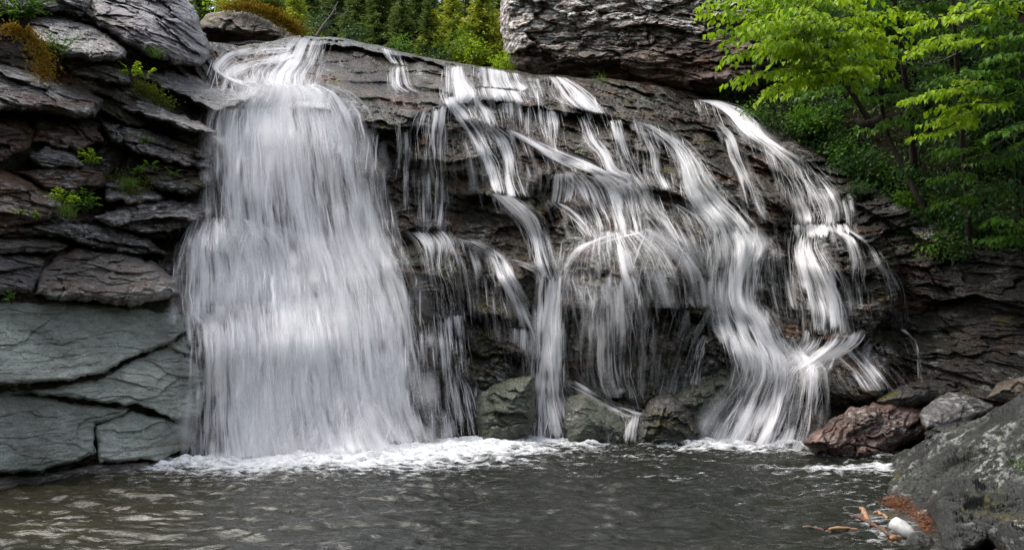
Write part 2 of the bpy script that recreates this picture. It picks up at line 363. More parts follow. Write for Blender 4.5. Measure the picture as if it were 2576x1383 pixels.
# ---------------------------------------------------------------- rock materials
M_face = rock_mat('wet dark schist', [(.010,.0075,.0055),(.030,.0215,.015),(.088,.064,.045)], 10, lichen=.25, rust=.3, moss=.3, rough=(.08,.34), green=.25, spec=.5, film=(4.3,6.0))  # film darkens the right end with painted-in shade
M_left = rock_mat('grey weathered schist', [(.036,.031,.032),(.105,.092,.092),(.25,.23,.23)], 20, lichen=.9, rust=.35, moss=.35, rough=(.07,.38), spec=1.0)
M_rust = rock_mat('rust stained schist', [(.03,.022,.018),(.10,.068,.05),(.21,.155,.125)], 18, lichen=.6, rust=.55, moss=.3, rough=(.15,.5))
M_slab = rock_mat('smooth green grey slab', [(.16,.172,.148),(.275,.295,.258),(.38,.388,.345)], 12, lichen=.15, rust=.1, rough=(.38,.7), bump=.8, contrast=.6, grain=.7, stretch=3, fleck=.4, chip=.6, spec=.35)
M_brownslab = rock_mat('brown grey slab', [(.075,.064,.058),(.16,.14,.126),(.27,.24,.21)], 8, lichen=.6, rust=.3, rough=(.3,.6), bump=.9, contrast=.8, spec=.5)
M_purple = rock_mat('purple grey boulder rock', [(.045,.037,.045),(.115,.10,.112),(.27,.245,.25)], 24, lichen=.85, rust=.2, moss=.35, rough=(.2,.5))
M_cliff = rock_mat('lichen crusted cliff rock', [(.045,.033,.027),(.12,.087,.07),(.235,.178,.138)], 10, lichen=1.5, rust=.35, moss=.2, rough=(.5,.85), lich_z=8.25, lich_col=(.74,.74,.70), spec=.3)
M_dark = rock_mat('black wet boulder rock', [(.012,.010,.009),(.036,.031,.028),(.10,.09,.085)], -25, lichen=.2, moss=.4, rough=(.1,.4), green=.3, spec=.8)
M_red = rock_mat('red brown boulder rock', [(.030,.018,.014),(.105,.062,.048),(.24,.165,.135)], -28, lichen=.5, rust=.25, rough=(.15,.5))
M_fore = rock_mat('dark green black foreground rock', [(.008,.008,.007),(.020,.021,.018),(.058,.058,.054)], -30, lichen=.5, moss=.25, rough=(.2,.55), green=.15, grain=1.4)
M_mossrock = rock_mat('brown boulder rock', [(.035,.027,.02),(.10,.08,.06),(.23,.195,.16)], 14, lichen=.5, moss=.6, rough=(.5,.8), spec=.3)
M_wetgreen = rock_mat('algae tinted wet rock', [(.025,.024,.018),(.065,.066,.048),(.13,.13,.10)], 10, lichen=.15, moss=.2, rough=(.1,.4), green=.6, spec=.8)

# ---------------------------------------------------------------- rock face
def TOPY(X):
    return np.interp(X, [-420,310,330,410,560,600,660,735,830,950,1050,1200,1350,1500,1640,1770,1850,1930,2060,2200,2350,2600,2900],
                        [-160,-160,-140,100,108,116,108,91,93,113,141,166,187,196,208,240,262,296,380,470,560,640,700]) 
def build_face():
    xs = np.arange(-380, 2860, 2.5); nb = 14
    top = TOPY(xs) + 3*fbm(xs/60, xs*0, 3, 5)
    tt = np.linspace(0, 1, 520)
    X = np.repeat(xs[None,:], len(tt), 0); Y = top[None,:] + (1275-top)[None,:]*tt[:,None]
    d = face_depth(X, Y)
    rim = 20*(Y-top[None,:])/16.0
    d = d + .5*np.exp(-np.maximum(Y-top[None,:],0)/7.0)
    V = WP(X, Y, d)
    back = []
    for k in range(nb, 0, -1):                                             # the plateau behind the lip
        q = V[0].copy(); q[:,1] += .25*k**1.35; q[:,0] *= 1+.01*k; q[:,2] += .02*k - .012*k*k*.3 + .05*perlin(q[:,0], q[:,1], 3)
        back.append(q)
    V = np.concatenate([np.stack(back), V]); nr = V.shape[0]
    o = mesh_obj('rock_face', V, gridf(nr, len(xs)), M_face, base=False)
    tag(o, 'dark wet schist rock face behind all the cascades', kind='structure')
build_face()

def seg_dist(X, Y, poly):
    d = np.full(np.shape(X), 1e9)
    for (ax, ay), (bx, by) in zip(poly, np.roll(poly, -1, 0)):
        vx, vy = bx-ax, by-ay; t = np.clip(((X-ax)*vx+(Y-ay)*vy)/(vx*vx+vy*vy+1e-9), 0, 1)
        d = np.minimum(d, np.hypot(X-ax-t*vx, Y-ay-t*vy))
    return d
DEFLECT = []                                                               # boulders the water must pass in front of
def rock(name, label, cat, poly, mat, D=None, H=.3, R=.3, lift=0.0, grad=(0,0), th=10, seed=1, thick=.9, amp=1.0, res=2.5, jit=5, center=None, group=None, rel=None, kind=None, flat=1.0, lay=0.0):
    poly = np.array(poly, float); D = D or D0
    per = np.linalg.norm(np.roll(poly,-1,0)-poly, axis=1); s = np.concatenate([[0], np.cumsum(per)]); N = int(s[-1]/res)
    t = np.linspace(0, s[-1], N, endpoint=False); cl = np.vstack([poly, poly[:1]])
    B = np.stack([np.interp(t, s, cl[:,0]), np.interp(t, s, cl[:,1])], -1)
    for _ in range(3): B = .5*B + .25*np.roll(B,1,0) + .25*np.roll(B,-1,0)
    a = t/s[-1]*2*math.pi; rr = s[-1]/2/math.pi
    ex = np.cos(a)*rr/28; ey = np.sin(a)*rr/28
    B = B + jit*np.stack([fbm(ex, ey, 4, seed+100), fbm(ex+50, ey, 4, seed+101)], -1)
    c = np.array(center, float) if center else B.mean(0)
    M = max(8, int(np.linalg.norm(B-c, axis=1).mean()/res)); sr = np.linspace(0, 1, M+1)[1:]**.92
    X = c[0] + (B[:,0]-c[0])[None,:]*sr[:,None]; Y = c[1] + (B[:,1]-c[1])[None,:]*sr[:,None]
    X = np.vstack([np.full((1,N), c[0]), X]); Y = np.vstack([np.full((1,N), c[1]), Y])
    d0 = D(X, Y) + grad[0]*(X-c[0])/100 + grad[1]*(Y-c[1])/100 - lift
    dm = seg_dist(X, Y, B[::max(1, N//70)])*d0/F; dm[-1] = 0
    pro = H*(1-(1-np.clip(dm/R, 0, 1))**2)**.5
    x = (X-CX)*d0/F; z = CH+(HY-Y)*d0/F
    kw = dict(a1=.07, a2=.035, a3=.014, iso=.10, fine=.012, fa=.19, fb=.085); kw.update(rel or {})
    p = amp*relief(x, z + lay*d0, th, seed, **kw); p = p - p.mean()
    pf = p*(.35+.65*np.clip(dm/(R*.5), 0, 1))*flat
    V = WP(X, Y, d0 - pro - (0 if lay else pf))
    if lay: V = V + pf[...,None]*np.array([-.25,-.35,.8])*.8
    m0 = V[M].mean(0); bdir = np.array([m0[0]/m0[1], 1, min(.1, (m0[2]-CH)/m0[1])]); sk = []      # the hidden back leans into the bank
    for q in (.12, .35, .7, 1.0):
        e = V[M] + bdir*thick*q; m = e.mean(0); e[:,[0,2]] = m[[0,2]] + (e[:,[0,2]]-m[[0,2]])*(1-.26*q); sk.append(e)
    V = np.concatenate([V, np.stack(sk)]); nr = V.shape[0]
    i = np.arange(nr-1)[:,None]*N; kk = np.arange(N)[None,:]; k2 = (kk+1) % N
    f = np.stack([i+kk, i+k2, i+N+k2, i+N+kk], -1).reshape(-1,4)
    # orientation: the outline runs clockwise or not
    area = np.sum(B[:,0]*np.roll(B[:,1],-1)-np.roll(B[:,0],-1)*B[:,1])
    if area > 0: f = f[:, ::-1]
    f = f[N:]; f0 = np.stack([0*kk[0], (N+kk[0]), (N+k2[0])], -1)
    if area > 0: f0 = f0[:, ::-1]
    f0 = f0[:, ::-1] if False else f0
    Vf = V.reshape(-1,3)
    o = mesh_obj(name, Vf, [f, f0[:, [0,2,1]]], mat)
    tag(o, label, cat, group, kind)
    return o
G_SLAB = 'overlapping slabs of the left bank'
G_UP = 'rocks stacked on the upper left bank'
SM = dict(a1=.02, a2=.02, a3=.012, iso=.04, fine=.008, fa=.03, fb=.022)
rock('rock_slab', 'largest smooth green grey slab, under the ribbed brown ledge', 'rock slab', [(-260,770),(0,752),(180,756),(330,772),(462,792),(478,826),(425,864),(335,896),(255,940),(150,960),(0,966),(-260,960)], M_slab, H=.14, R=.05, th=9, seed=11, rel=SM, grad=(0,-.17), jit=7, center=(150,860), group=G_SLAB)
rock('rock_slab', 'long brownish green slab wedged between two big smooth slabs, reaching to the main fall', 'rock slab', [(60,986),(190,966),(260,948),(340,904),(482,836),(512,890),(520,990),(505,1046),(440,1054),(360,1022),(210,1004)], M_slab, H=.10, R=.05, th=4, seed=12, rel=dict(SM, a2=.05), grad=(0,-.14), jit=7, center=(400,960), group=G_SLAB)
rock('rock_slab', 'lower left smooth green slab with a notched right edge', 'rock slab', [(-260,972),(60,990),(220,1018),(332,1026),(300,1050),(236,1066),(240,1138),(190,1162),(80,1188),(-260,1194)], M_slab, H=.14, R=.05, th=4, seed=13, rel=SM, grad=(0,-.17), jit=7, center=(60,1090), group=G_SLAB)
rock('rock_slab', 'rounded greenish slab next to the foot of the main fall', 'rock slab', [(240,1070),(335,1032),(440,1060),(498,1088),(494,1118),(402,1156),(250,1164),(244,1130)], M_slab, H=.12, R=.07, th=0, seed=14, rel=SM, grad=(0,-.2), jit=6, group=G_SLAB)
rock('rock_slab', 'pale low slab at the waterline under the notched green slab', 'rock slab', [(-260,1204),(90,1196),(240,1168),(420,1160),(480,1150),(500,1180),(400,1200),(200,1232),(-100,1275),(-260,1275)], M_brownslab, H=.10, R=.08, th=0, seed=15, rel=SM, center=(150,1215), group=G_SLAB)
rock('rock_ledge', 'brown grey ledge with curved ribs above the largest green slab', 'rock', [(84,742),(102,690),(130,650),(200,622),(290,628),(390,662),(446,705),(452,742),(400,755),(330,772),(220,758),(130,752)], M_brownslab, H=.38, R=.22, th=6, seed=16, rel=dict(a1=.04,a2=.05,a3=.025,iso=.06,fa=.08,fb=.06), grad=(0,-.3), jit=8, group=G_UP)
rock('rock_ledge', 'grey blocky ledge at the left edge beside the ribbed brown ledge', 'rock', [(-240,640),(60,640),(118,652),(104,690),(82,735),(-40,742),(-240,745)], M_left, H=0.3, R=0.15, th=5, seed=17, jit=8, grad=(0,-.2), center=(0,690), group=G_UP)
rock('rock_ledge', 'flat greenish tongue of rock lying on the blocky left ledge', 'rock', [(-240,600),(40,592),(110,598),(172,618),(160,632),(60,634),(-240,645)], M_brownslab, H=0.2, R=0.08, th=5, seed=18, jit=8, grad=(0,-.3), center=(0,618), group=G_UP)
rock('rock_ledge', 'light pinkish rock with a broken edge below the fern ledge', 'rock', [(-240,575),(60,568),(170,562),(280,570),(370,600),(420,640),(330,640),(230,620),(160,600),(60,588),(-240,600)], M_left, H=0.25, R=0.1, th=12, seed=19, jit=8, amp=1.2, center=(200,590), group=G_UP)
rock('boulder', 'rusty brown boulder at the left edge with white lichen spots', 'boulder', [(-240,420),(0,424),(70,452),(148,492),(172,520),(120,556),(20,572),(-240,575)], M_rust, H=0.4, R=0.18, th=14, seed=20, jit=8, grad=(0,-.25), center=(0,500), group=G_UP)
rock('rock_ledge', 'rust and grey slab sloping right, above the rusty boulder', 'rock', [(40,432),(110,418),(210,424),(262,440),(268,470),(180,492),(130,486),(70,450)], M_rust, H=0.25, R=0.1, th=-18, seed=21, jit=8, grad=(0,-.4), group=G_UP)
rock('boulder', 'small grey boulder capping the rust and grey slab', 'boulder', [(70,392),(110,368),(165,372),(200,400),(212,414),(160,424),(90,416)], M_left, H=0.25, R=0.1, th=8, seed=22, jit=8, grad=(0,-.4), group=G_UP)
rock('rock_ledge', 'glistening dark ledge overhanging beside the middle of the main fall', 'rock', [(236,548),(300,520),(380,498),(470,506),(545,522),(540,540),(500,562),(430,582),(350,584),(280,570)], M_left, H=0.35, R=0.12, th=4, seed=23, jit=8, grad=(0,-.5), amp=1.1, group=G_UP)
rock('boulder', 'large lilac grey boulder jutting right under the small shrubs', 'boulder', [(-240,130),(0,150),(90,160),(150,200),(225,226),(262,252),(246,292),(200,298),(110,276),(-240,282)], M_left, H=0.5, R=0.16, th=24, seed=24, jit=8, grad=(.1,-.75), center=(60,225), group=G_UP)
rock('boulder', 'boulder with a pale sheen on top in the upper left corner, jutting like a beak', 'boulder', [(62,44),(120,24),(180,36),(240,66),(300,108),(324,128),(316,146),(250,150),(170,140),(110,118),(70,84)], M_left, H=0.55, R=0.14, th=26, seed=25, jit=8, grad=(.1,-1.3), group=G_UP)
rock('boulder', 'huge purple grey boulder at the top left, left of the mossy boulder', 'boulder', [(190,-60),(440,-60),(490,20),(508,70),(528,110),(532,150),(500,168),(440,160),(380,140),(310,104),(230,52)], M_purple, H=0.6, R=0.35, th=26, seed=26, jit=8, grad=(0,-.5), thick=1.6, center=(380,60), group=G_UP)
rock('rock_ledge', 'dark overhanging block in the top left corner behind the shrub', 'rock', [(-240,-60),(200,-60),(232,10),(215,44),(150,30),(60,40),(-240,60)], M_left, H=0.4, R=0.2, th=20, seed=27, jit=8, center=(40,-10), group=G_UP)
rock('rock_slab', 'long wet slab dipping right from the beaked boulder to the top of the main fall', 'rock slab', [(312,136),(370,148),(440,168),(530,185),(600,215),(640,238),(600,266),(548,282),(500,258),(430,228),(360,200),(318,176)], M_left, H=0.25, R=0.08, th=22, seed=28, jit=8, grad=(.05,-1.25), rel=SM, group=G_SLAB)
rock('rock_slab', 'narrow shiny wet slab dipping right below the long wet slab', 'rock slab', [(232,196),(290,214),(370,252),(450,288),(530,320),(545,338),(480,328),(400,302),(320,278),(250,252)], M_left, H=0.3, R=0.08, th=22, seed=29, jit=8, grad=(.05,-1.6), rel=SM, group=G_SLAB)

rock('rock_ledge', 'dark wet layered ledge under the narrow shiny slab, touching the top of the main fall', 'rock', [(250,306),(330,312),(420,338),(500,368),(545,398),(530,424),(450,412),(350,384),(270,348)], M_left, H=.25, R=.1, th=20, seed=71, grad=(.05,-.6), jit=8, group=G_UP)
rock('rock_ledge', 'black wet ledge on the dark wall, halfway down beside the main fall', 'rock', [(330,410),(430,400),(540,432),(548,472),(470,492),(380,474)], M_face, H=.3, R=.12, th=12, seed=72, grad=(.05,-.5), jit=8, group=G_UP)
rock('rock_ledge', 'low dark ledge with a mossy top right of the bright fern', 'rock', [(262,462),(300,452),(380,472),(420,500),(330,514),(265,502)], M_left, H=.25, R=.1, th=10, seed=73, grad=(0,-.5), jit=8, group=G_UP)
rock('rock_ledge', 'rusty recessed ledge below the point of the lilac boulder', 'rock', [(90,302),(170,304),(240,318),(262,352),(200,378),(140,366),(80,352)], M_rust, H=.2, R=.12, th=16, seed=74, grad=(0,-.4), jit=8, group=G_UP)
rock('rock_ledge', 'rusty ledge in the shade at the left edge, under the lilac boulder', 'rock', [(-240,292),(50,296),(92,330),(75,372),(0,408),(-240,415)], M_rust, H=.25, R=.15, th=16, seed=75, grad=(0,-.35), jit=8, center=(0,345), group=G_UP)
rock('rock_ledge', 'small stepped ledge between the beaked boulder and the narrow shiny slab', 'rock', [(150,160),(240,158),(300,160),(330,205),(290,214),(235,196),(190,186)], M_left, H=.2, R=.1, th=20, seed=76, grad=(0,-.6), jit=7, group=G_UP)

# lower boulders at the foot of the middle cascades
rock('boulder', 'green topped boulder in the pool between the two middle cascades', 'boulder', [(1192,1000),(1240,968),(1290,950),(1345,944),(1350,990),(1345,1060),(1330,1100),(1260,1120),(1210,1120),(1198,1060)], M_wetgreen, D=lambda X,Y: 14.7+0*X, H=.55, R=.45, th=8, seed=31, grad=(0,-.25))
rock('boulder', 'low mossy green mound right of the middle column of water', 'boulder', [(1425,1000),(1470,985),(1530,1012),(1590,1050),(1612,1082),(1600,1125),(1430,1125),(1415,1060)], M_wetgreen, D=lambda X,Y: 14.7+0*X, H=.5, R=.5, th=20, seed=32, grad=(0,-.25), rel=SM)
rock('boulder', 'pitted dark boulder at the waterline left of the lower right fan of water', 'boulder', [(1612,1040),(1640,1000),(1680,985),(1710,1000),(1745,1040),(1768,1090),(1750,1125),(1600,1125)], M_dark, D=lambda X,Y: 14.4+0*X, H=.55, R=.4, th=-10, seed=33, grad=(0,-.25))
rock('boulder', 'rounded wet grey rock mound behind the pitted waterline boulder', 'boulder', [(1690,1000),(1740,960),(1800,925),(1850,920),(1865,980),(1800,1040),(1775,1085),(1720,1060)], M_wetgreen, D=lambda X,Y: 14.75+0*X, H=.45, R=.4, th=-12, seed=34, grad=(0,-.25))
rock('boulder', 'small black upright boulder beside a thin bright trickle', 'boulder', [(1765,850),(1790,840),(1815,848),(1822,880),(1815,930),(1770,950),(1752,920)], M_dark, D=lambda X,Y: 14.95+0*X, H=.35, R=.3, th=0, seed=35, grad=(0,-.2))

# far boulder and far cliff above the falls
mb = rock('mossy_boulder', 'brown boulder under golden moss at the top of the main fall', 'boulder', [(500,60),(520,34),(570,26),(640,34),(700,62),(745,90),(740,112),(640,120),(560,116),(505,104)], M_mossrock, D=lambda X,Y: 20.0+0*X, H=.9, R=.6, th=10, seed=41, grad=(0,.35), thick=1.6)
o = rock('cliff', '', '', [(1262,-80),(1900,-80),(1960,140),(1900,250),(1780,240),(1640,214),(1500,200),(1400,196),(1300,180),(1272,140),(1262,90),(1256,40)], M_cliff, D=lambda X,Y: 21.5-(X-1260)*.0022, H=1.0, R=.7, th=8, seed=42, grad=(0,-.25), thick=7, amp=1.0, jit=8, rel=dict(a1=.22,a2=.08,a3=.03,iso=.25,fa=.35,fb=.14), kind='structure')
for k in ('label', 'category'):
    if k in o: del o[k]
o['label'] = 'tall brown cliff with white lichen above the falls'

# right foreground shore
DFP = [(2200,1190,11.4),(2170,1260,9.5),(2230,1295,8.7),(2330,1340,7.8),(2340,1400,7.0),(2340,1110,10.9),(2480,1050,9.9),(2576,1000,9.2),(2700,940,8.6),(2576,1150,8.2),(2450,1180,9.0),(2400,1250,8.3),(2576,1300,7.3),(2500,1383,6.9),(2750,1300,6.6),(2150,1320,8.2),(2150,1383,7.2)]
_df = TPS(DFP); DF = Table(_df.raw, 2000, 2900, 850, 1600, 10)
def DFl(k): return lambda X, Y: DF(X, Y)-k
rock('boulder', 'red brown boulder at the right end of the pool', 'boulder', [(2018,1112),(2060,1078),(2095,1050),(2150,1022),(2240,1008),(2310,1020),(2338,1062),(2330,1095),(2240,1135),(2230,1165),(2120,1160),(2040,1140)], M_red, D=lambda X,Y: 13.3+0*X, H=.5, R=.3, th=-28, seed=51, jit=9, amp=1.2, grad=(.1,-.35), thick=1.4)
rock('boulder', 'shiny wet grey boulder with flat facets between the red boulder and the sloping rock', 'boulder', [(2310,1042),(2340,1010),(2385,984),(2450,992),(2512,1012),(2500,1040),(2440,1062),(2380,1075),(2330,1082)], M_left, D=lambda X,Y: 12.9+0*X, H=.4, R=.14, th=-20, seed=52, grad=(.1,-.9), thick=1.2, rel=SM)
rock('boulder', 'long dark boulder lying behind the red boulder and the shiny one', 'boulder', [(2200,1012),(2240,980),(2320,952),(2400,955),(2450,975),(2420,1000),(2330,1018),(2250,1030)], M_dark, D=lambda X,Y: 13.7+0*X, H=.5, R=.4, th=-15, seed=53, grad=(0,-.4), thick=1.0)
rock('boulder', 'brownish boulder at the right edge behind the sloping rock', 'boulder', [(2480,1000),(2510,965),(2560,948),(2700,950),(2700,1030),(2560,1020)], M_mossrock, D=lambda X,Y: 12.4+0*X, H=.5, R=.4, th=-15, seed=54, grad=(0,-.3), thick=1.0)
rock('boulder', 'small dark rock tucked under the shiny boulder', 'boulder', [(2325,1086),(2360,1065),(2420,1058),(2480,1056),(2440,1085),(2370,1110),(2330,1108)], M_fore, D=lambda X,Y: 12.3+0*X, H=.4, R=.3, th=-20, seed=55, grad=(0,-.5), thick=.8)
rock('sloping_rock', 'broad dark rock sloping down from the right edge into the pool', 'rock', [(2196,1196),(2250,1150),(2340,1104),(2480,1050),(2560,1000),(2760,930),(2800,1330),(2500,1330),(2340,1300),(2230,1300),(2160,1280),(2172,1240)], M_fore, D=DFl(-.12), H=.25, R=.4, th=-30, seed=56, thick=1.5, center=(2430,1180), rel=dict(a1=.01,a2=.015,a3=.01,iso=.20,fine=.034,fa=.10,fb=.09), jit=8, lay=.55)
rock('boulder', 'black jagged boulder in the bottom right foreground', 'boulder', [(2326,1268),(2350,1235),(2420,1205),(2520,1180),(2800,1160),(2800,1420),(2560,1420),(2480,1372),(2420,1400),(2385,1390),(2350,1320)], M_fore, D=DFl(.45), H=.4, R=.14, th=-35, seed=57, grad=(0,-.15), thick=1.2, center=(2480,1290), rel=dict(a1=.01,a2=.015,a3=.01,iso=.16,fine=.03,fa=.16,fb=.10), jit=9, lay=.45)
rock('boulder', 'pale pinkish rock corner at the bottom right edge of the shore', 'boulder', [(2470,1400),(2520,1366),(2580,1345),(2800,1330),(2800,1500),(2500,1500)], M_red, D=lambda X,Y: 6.3+0*X, H=.3, R=.3, th=-15, seed=58, thick=.8, rel=SM)
rock('boulder', 'small mossy rock beside the white container', 'boulder', [(2285,1345),(2310,1335),(2340,1345),(2370,1375),(2380,1430),(2290,1430),(2270,1375)], M_fore, D=lambda X,Y: 7.35+0*X, H=.3, R=.25, th=0, seed=59, thick=.7, rel=SM)

# ---------------------------------------------------------------- ground, added hillsides, forest floor, right bank
M_earth = flat_mat('dark humus soil', (.008,.006,.004), (.022,.016,.010), 6, .95, .6)
M_floor = flat_mat('forest floor moss', (.02,.022,.008), (.05,.045,.018), 3, .9, .5)
M_added_hill = flat_mat('added forested hillside', (.010,.018,.008), (.03,.05,.018), .35, .95, 1.0)
M_bed = flat_mat('pool bed gravel', (.03,.026,.016), (.08,.07,.045), 5, .9, .4)
def build_ground():
    xs = np.concatenate([np.linspace(-900,-40,14)[:-1], np.linspace(-40,40,41), np.linspace(40,900,14)[1:]])
    X, Y = np.meshgrid(xs, xs+10); Z = -.7 + .15*fbm(X*.3, Y*.3, 3, 9)
    o = mesh_obj('ground', np.stack([X,Y,Z],-1), gridf(len(xs),len(xs))[:, ::-1], M_bed, base=False); tag(o, 'gravelly bed of the stream below the pool', kind='structure')
    # unseen valley sides round the pool, added so light comes mostly from above
    an = np.linspace(0, 2*math.pi, 200); rr = np.linspace(0, 1, 26)
    A, R_ = np.meshgrid(an, rr); back = .5-.5*np.cos(A)                        # 0 = up the valley, 1 = behind the viewer
    rad = 46 + 90*R_ ; hh = (15+20*back)*(R_**.55) + 2.2*fbm(np.cos(A)*6, np.sin(A)*6+R_*4, 4, 15)*R_**.3 - .6
    o = mesh_obj('added_hills', np.stack([np.sin(A)*rad, 12+np.cos(A)*rad, hh],-1), gridf(26,200), M_added_hill, base=False); tag(o, 'unseen wooded hillsides added round the valley to block low sky light', kind='structure')
    xs = np.linspace(-22, 14, 90); ys = np.linspace(19.6, 60, 80); X, Y = np.meshgrid(xs, ys)
    tb = CH + (HY-TOPY(CX+X*F/Y))*19/F
    Z = np.minimum(7.9 + .0*X, tb+.0) - .25 + .17*np.maximum(Y-20.5, 0) - .06*np.clip(X,0,9) + .12*fbm(X*.6, Y*.6, 4, 21)
    o = mesh_obj('forest_floor', np.stack([X,Y,Z],-1), gridf(80,90)[:, ::-1], M_floor, base=False, smooth=True); tag(o, 'mossy forest floor above the falls', kind='structure')
build_ground()
def floor_z(x, y):
    return min(7.9, CH+(HY-float(TOPY(CX+x*F/y)))*19/F) - .25 + .17*max(y-20.5, 0) - .06*min(max(x,0),9)
BKP = [(1800,250,19.6),(1900,290,18.9),(2060,380,17.6),(2200,470,16.6),(2350,570,15.6),(2600,680,13.4),(2800,720,12.3),(1900,0,22.5),(2200,0,20.5),(2576,0,18),(2800,0,16.5),(2100,150,19.6),(2300,300,17.9),(2576,300,16.0),(2800,400,14.0),(2500,500,15.0),(2000,200,19.6),(2300,-200,22)]
_bk = TPS(BKP); BK = Table(_bk.raw, 1700, 2950, -250, 800, 10)
def build_bank():
    xs = np.arange(1760, 2860, 6.); lo = TOPY(xs)+30; t = np.linspace(0,1,150)
    X = np.repeat(xs[None,:],150,0); Y = -220+(lo+220)[None,:]*t[:,None]
    d = BK(X, Y); x = (X-CX)*d/F; z = (HY-Y)*d/F
    d = d - .35*fbm(x*.7, z*.7, 4, 61) - .12*fbm(x*2.5, z*2.5, 3, 62)
    o = mesh_obj('wooded_bank', WP(X,Y,d), gridf(150,len(xs)), M_earth, base=False, smooth=True); tag(o, 'dark earth bank under the trees on the right', kind='structure')
build_bank()

# ---------------------------------------------------------------- falling water
M_fall = water_sheet_mat('white falling water')
M_soft = water_sheet_mat('soft splashing water', fu=.6, fv=1.3, soft=.8, amax=.85)
M_mist = water_sheet_mat('drifting spray', fu=.25, fv=.6, soft=1.3, amax=.7)
def build_dw():
    t = Table(lambda X, Y: face_depth(X, Y), 420, 2360, 70, 1200, 2.5); a = t.T
    for ax in (0, 1):
        b = a.copy()
        for k in (-3,-2,-1,1,2,3): b = np.minimum(b, np.roll(a, k, ax))
        a = b
    for _ in range(3):
        for ax in (0, 1): a = .4*a + .2*(np.roll(a,2,ax)+np.roll(a,-2,ax)) + .1*(np.roll(a,4,ax)+np.roll(a,-4,ax))
    t.T = a; return t
DW = build_dw()
NCAS = [0]
def boxf(a, k, ax):
    if k < 2: return a
    pad = [(0,0),(0,0)]; pad[ax] = (k//2, k-1-k//2); p = np.pad(a, pad, mode='edge'); c = np.cumsum(p, axis=ax); z = np.zeros_like(np.take(c,[0],ax)); c = np.concatenate([z,c],ax)
    n = a.shape[ax]; return (np.take(c, np.arange(k, k+n), ax)-np.take(c, np.arange(0, n), ax))/k
def sheet(name, st, parent=None, off=.05, mat=None, edge=1.0, ends=(.05,.06), wob=1.0, follow=.006, res=2.5, dmul=.70, lum=.08, fat=1.2, thr=1.0, sm=21, drips=.38):
    """falling water through stations (xl,yl,xr,yr,amount): a thin veil plus many single threads; clings to the rock and falls free over ledges"""
    NCAS[0] += 1; sd = 300 + 7*NCAS[0]; rg = np.random.default_rng(sd)
    st = np.array(st, float)
    L = np.linalg.norm(np.diff((st[:,:2]+st[:,2:4])/2, axis=0), axis=1).sum(); wd = np.linalg.norm(st[:,2:4]-st[:,:2], axis=1).mean()
    nv = max(12, int(L/res)); nu = max(7, int(wd/res)+2)
    m = (st[:,:2]+st[:,2:4])/2; g = fat*(1+7/np.maximum(np.linalg.norm(st[:,2:4]-st[:,:2],axis=1),7))**.5
    st[:,:2] = m+(st[:,:2]-m)*g[:,None]; st[:,2:4] = m+(st[:,2:4]-m)*g[:,None]
    C = catmull(st, nv); u = np.linspace(0,1,nu); vv = np.arange(nv)[:,None]*res; t = np.linspace(0,1,nv)[:,None]
    X = C[:,0:1]+(C[:,2:3]-C[:,0:1])*u[None,:]; Y = C[:,1:2]+(C[:,3:4]-C[:,1:2])*u[None,:]
    X = X + wob*np.minimum(wd*.07, 4)*fbm(u[None,:]*wd/40+0*vv, vv/150, 2, sd+1)
    d = DW(X, Y) - off
    d = d - lum*(.5+fbm(u[None,:]*wd/24+0*vv, vv/170, 2, sd+2))*np.minimum(1, wd/80)
    for r in range(1, nv): d[r] = np.minimum(d[r], d[r-1]+follow)
    k = min(sm if wd > 75 or sm != 21 else 9, max(3, nv//4)); d = boxf(boxf(d, k, 0), k, 0) - .012*k/8; d = boxf(d, max(2, min(7, nu//5)), 1)
    V = WP(X, Y, d)
    q = np.abs(2*u-1)[None,:]; a = C[:,4:5]*dmul
    dens = a*(1.04-edge*.55*q**2.0)
    dens = dens + (.30*fbm(u[None,:]*wd/26+0*vv, vv/420, 2, sd+8) if wd > 150 else 0) + .20*fbm(u[None,:]*wd/13+0*vv, vv/130, 3, sd+3) + .13*fbm(u[None,:]*wd/50+0*vv, vv/60, 3, sd+4)
    rag = np.clip(1+1.6*fbm(u*wd/35, u*0, 3, sd+12), .15, 3)[None,:]; ta = ends[0]*(.5+rg.random(nu))[None,:]*rag; tb = ends[1]*(.5+rg.random(nu))[None,:]*rag
    sl_ = np.gradient(boxf(DW(X,Y),3,0), axis=0)/res*60; dens = dens + np.clip(-sl_,-.6,1)*(.13 if wd < 150 else .05)      # whiter where it strikes a ledge, thinner in the free drop
    dens = dens*sstep(0, 1, t/(ta+1e-4))*sstep(0, 1, (1-t)/(tb+1e-4))*sstep(1.0, .62, q+0*t)
    mw = wd*d.mean()/F; ms = d.mean()/F
    uv = np.stack([u[None,:]*mw+0*vv, 0*u[None,:]+vv*ms], -1).reshape(-1,2)
    Vs = [V.reshape(-1,3)]; Fs = [gridf(nv, nu)]; De = [np.clip(dens,0,1.1).ravel()]; Th = [np.zeros(nv*nu)]; UV = [uv]; base = nv*nu
    # single threads
    if thr == 0: return mesh_obj(name, V, gridf(nv,nu), mat or M_fall, parent=parent, smooth=True, uv=uv, attrs={'dens': De[0], 'thread': Th[0]})
    n = int(thr*((wd+14)*L/(150. if wd < 150 else 200.)*(.4+.8*C[:,4].mean()) + 4)); n = min(n, 1500); R_ = 14
    cu = .5+(rg.random(n)-.5)*(1.30 if wd < 60 else 1.18 if wd < 150 else 1.03); soft = rg.random(n) < (.22 if wd < 120 else .45); ln = rg.uniform(.10,.5,n)*np.minimum(1, 260/L)+18/L; t0 = rg.uniform(-.1,.97,n)*1.0; t1 = t0+ln
    tt = t0[:,None]+(t1-t0)[:,None]*np.linspace(0,1,R_)[None,:]; inside = (tt >= 0) & (tt <= 1.02); tc = np.clip(tt,0,1)*(nv-1)
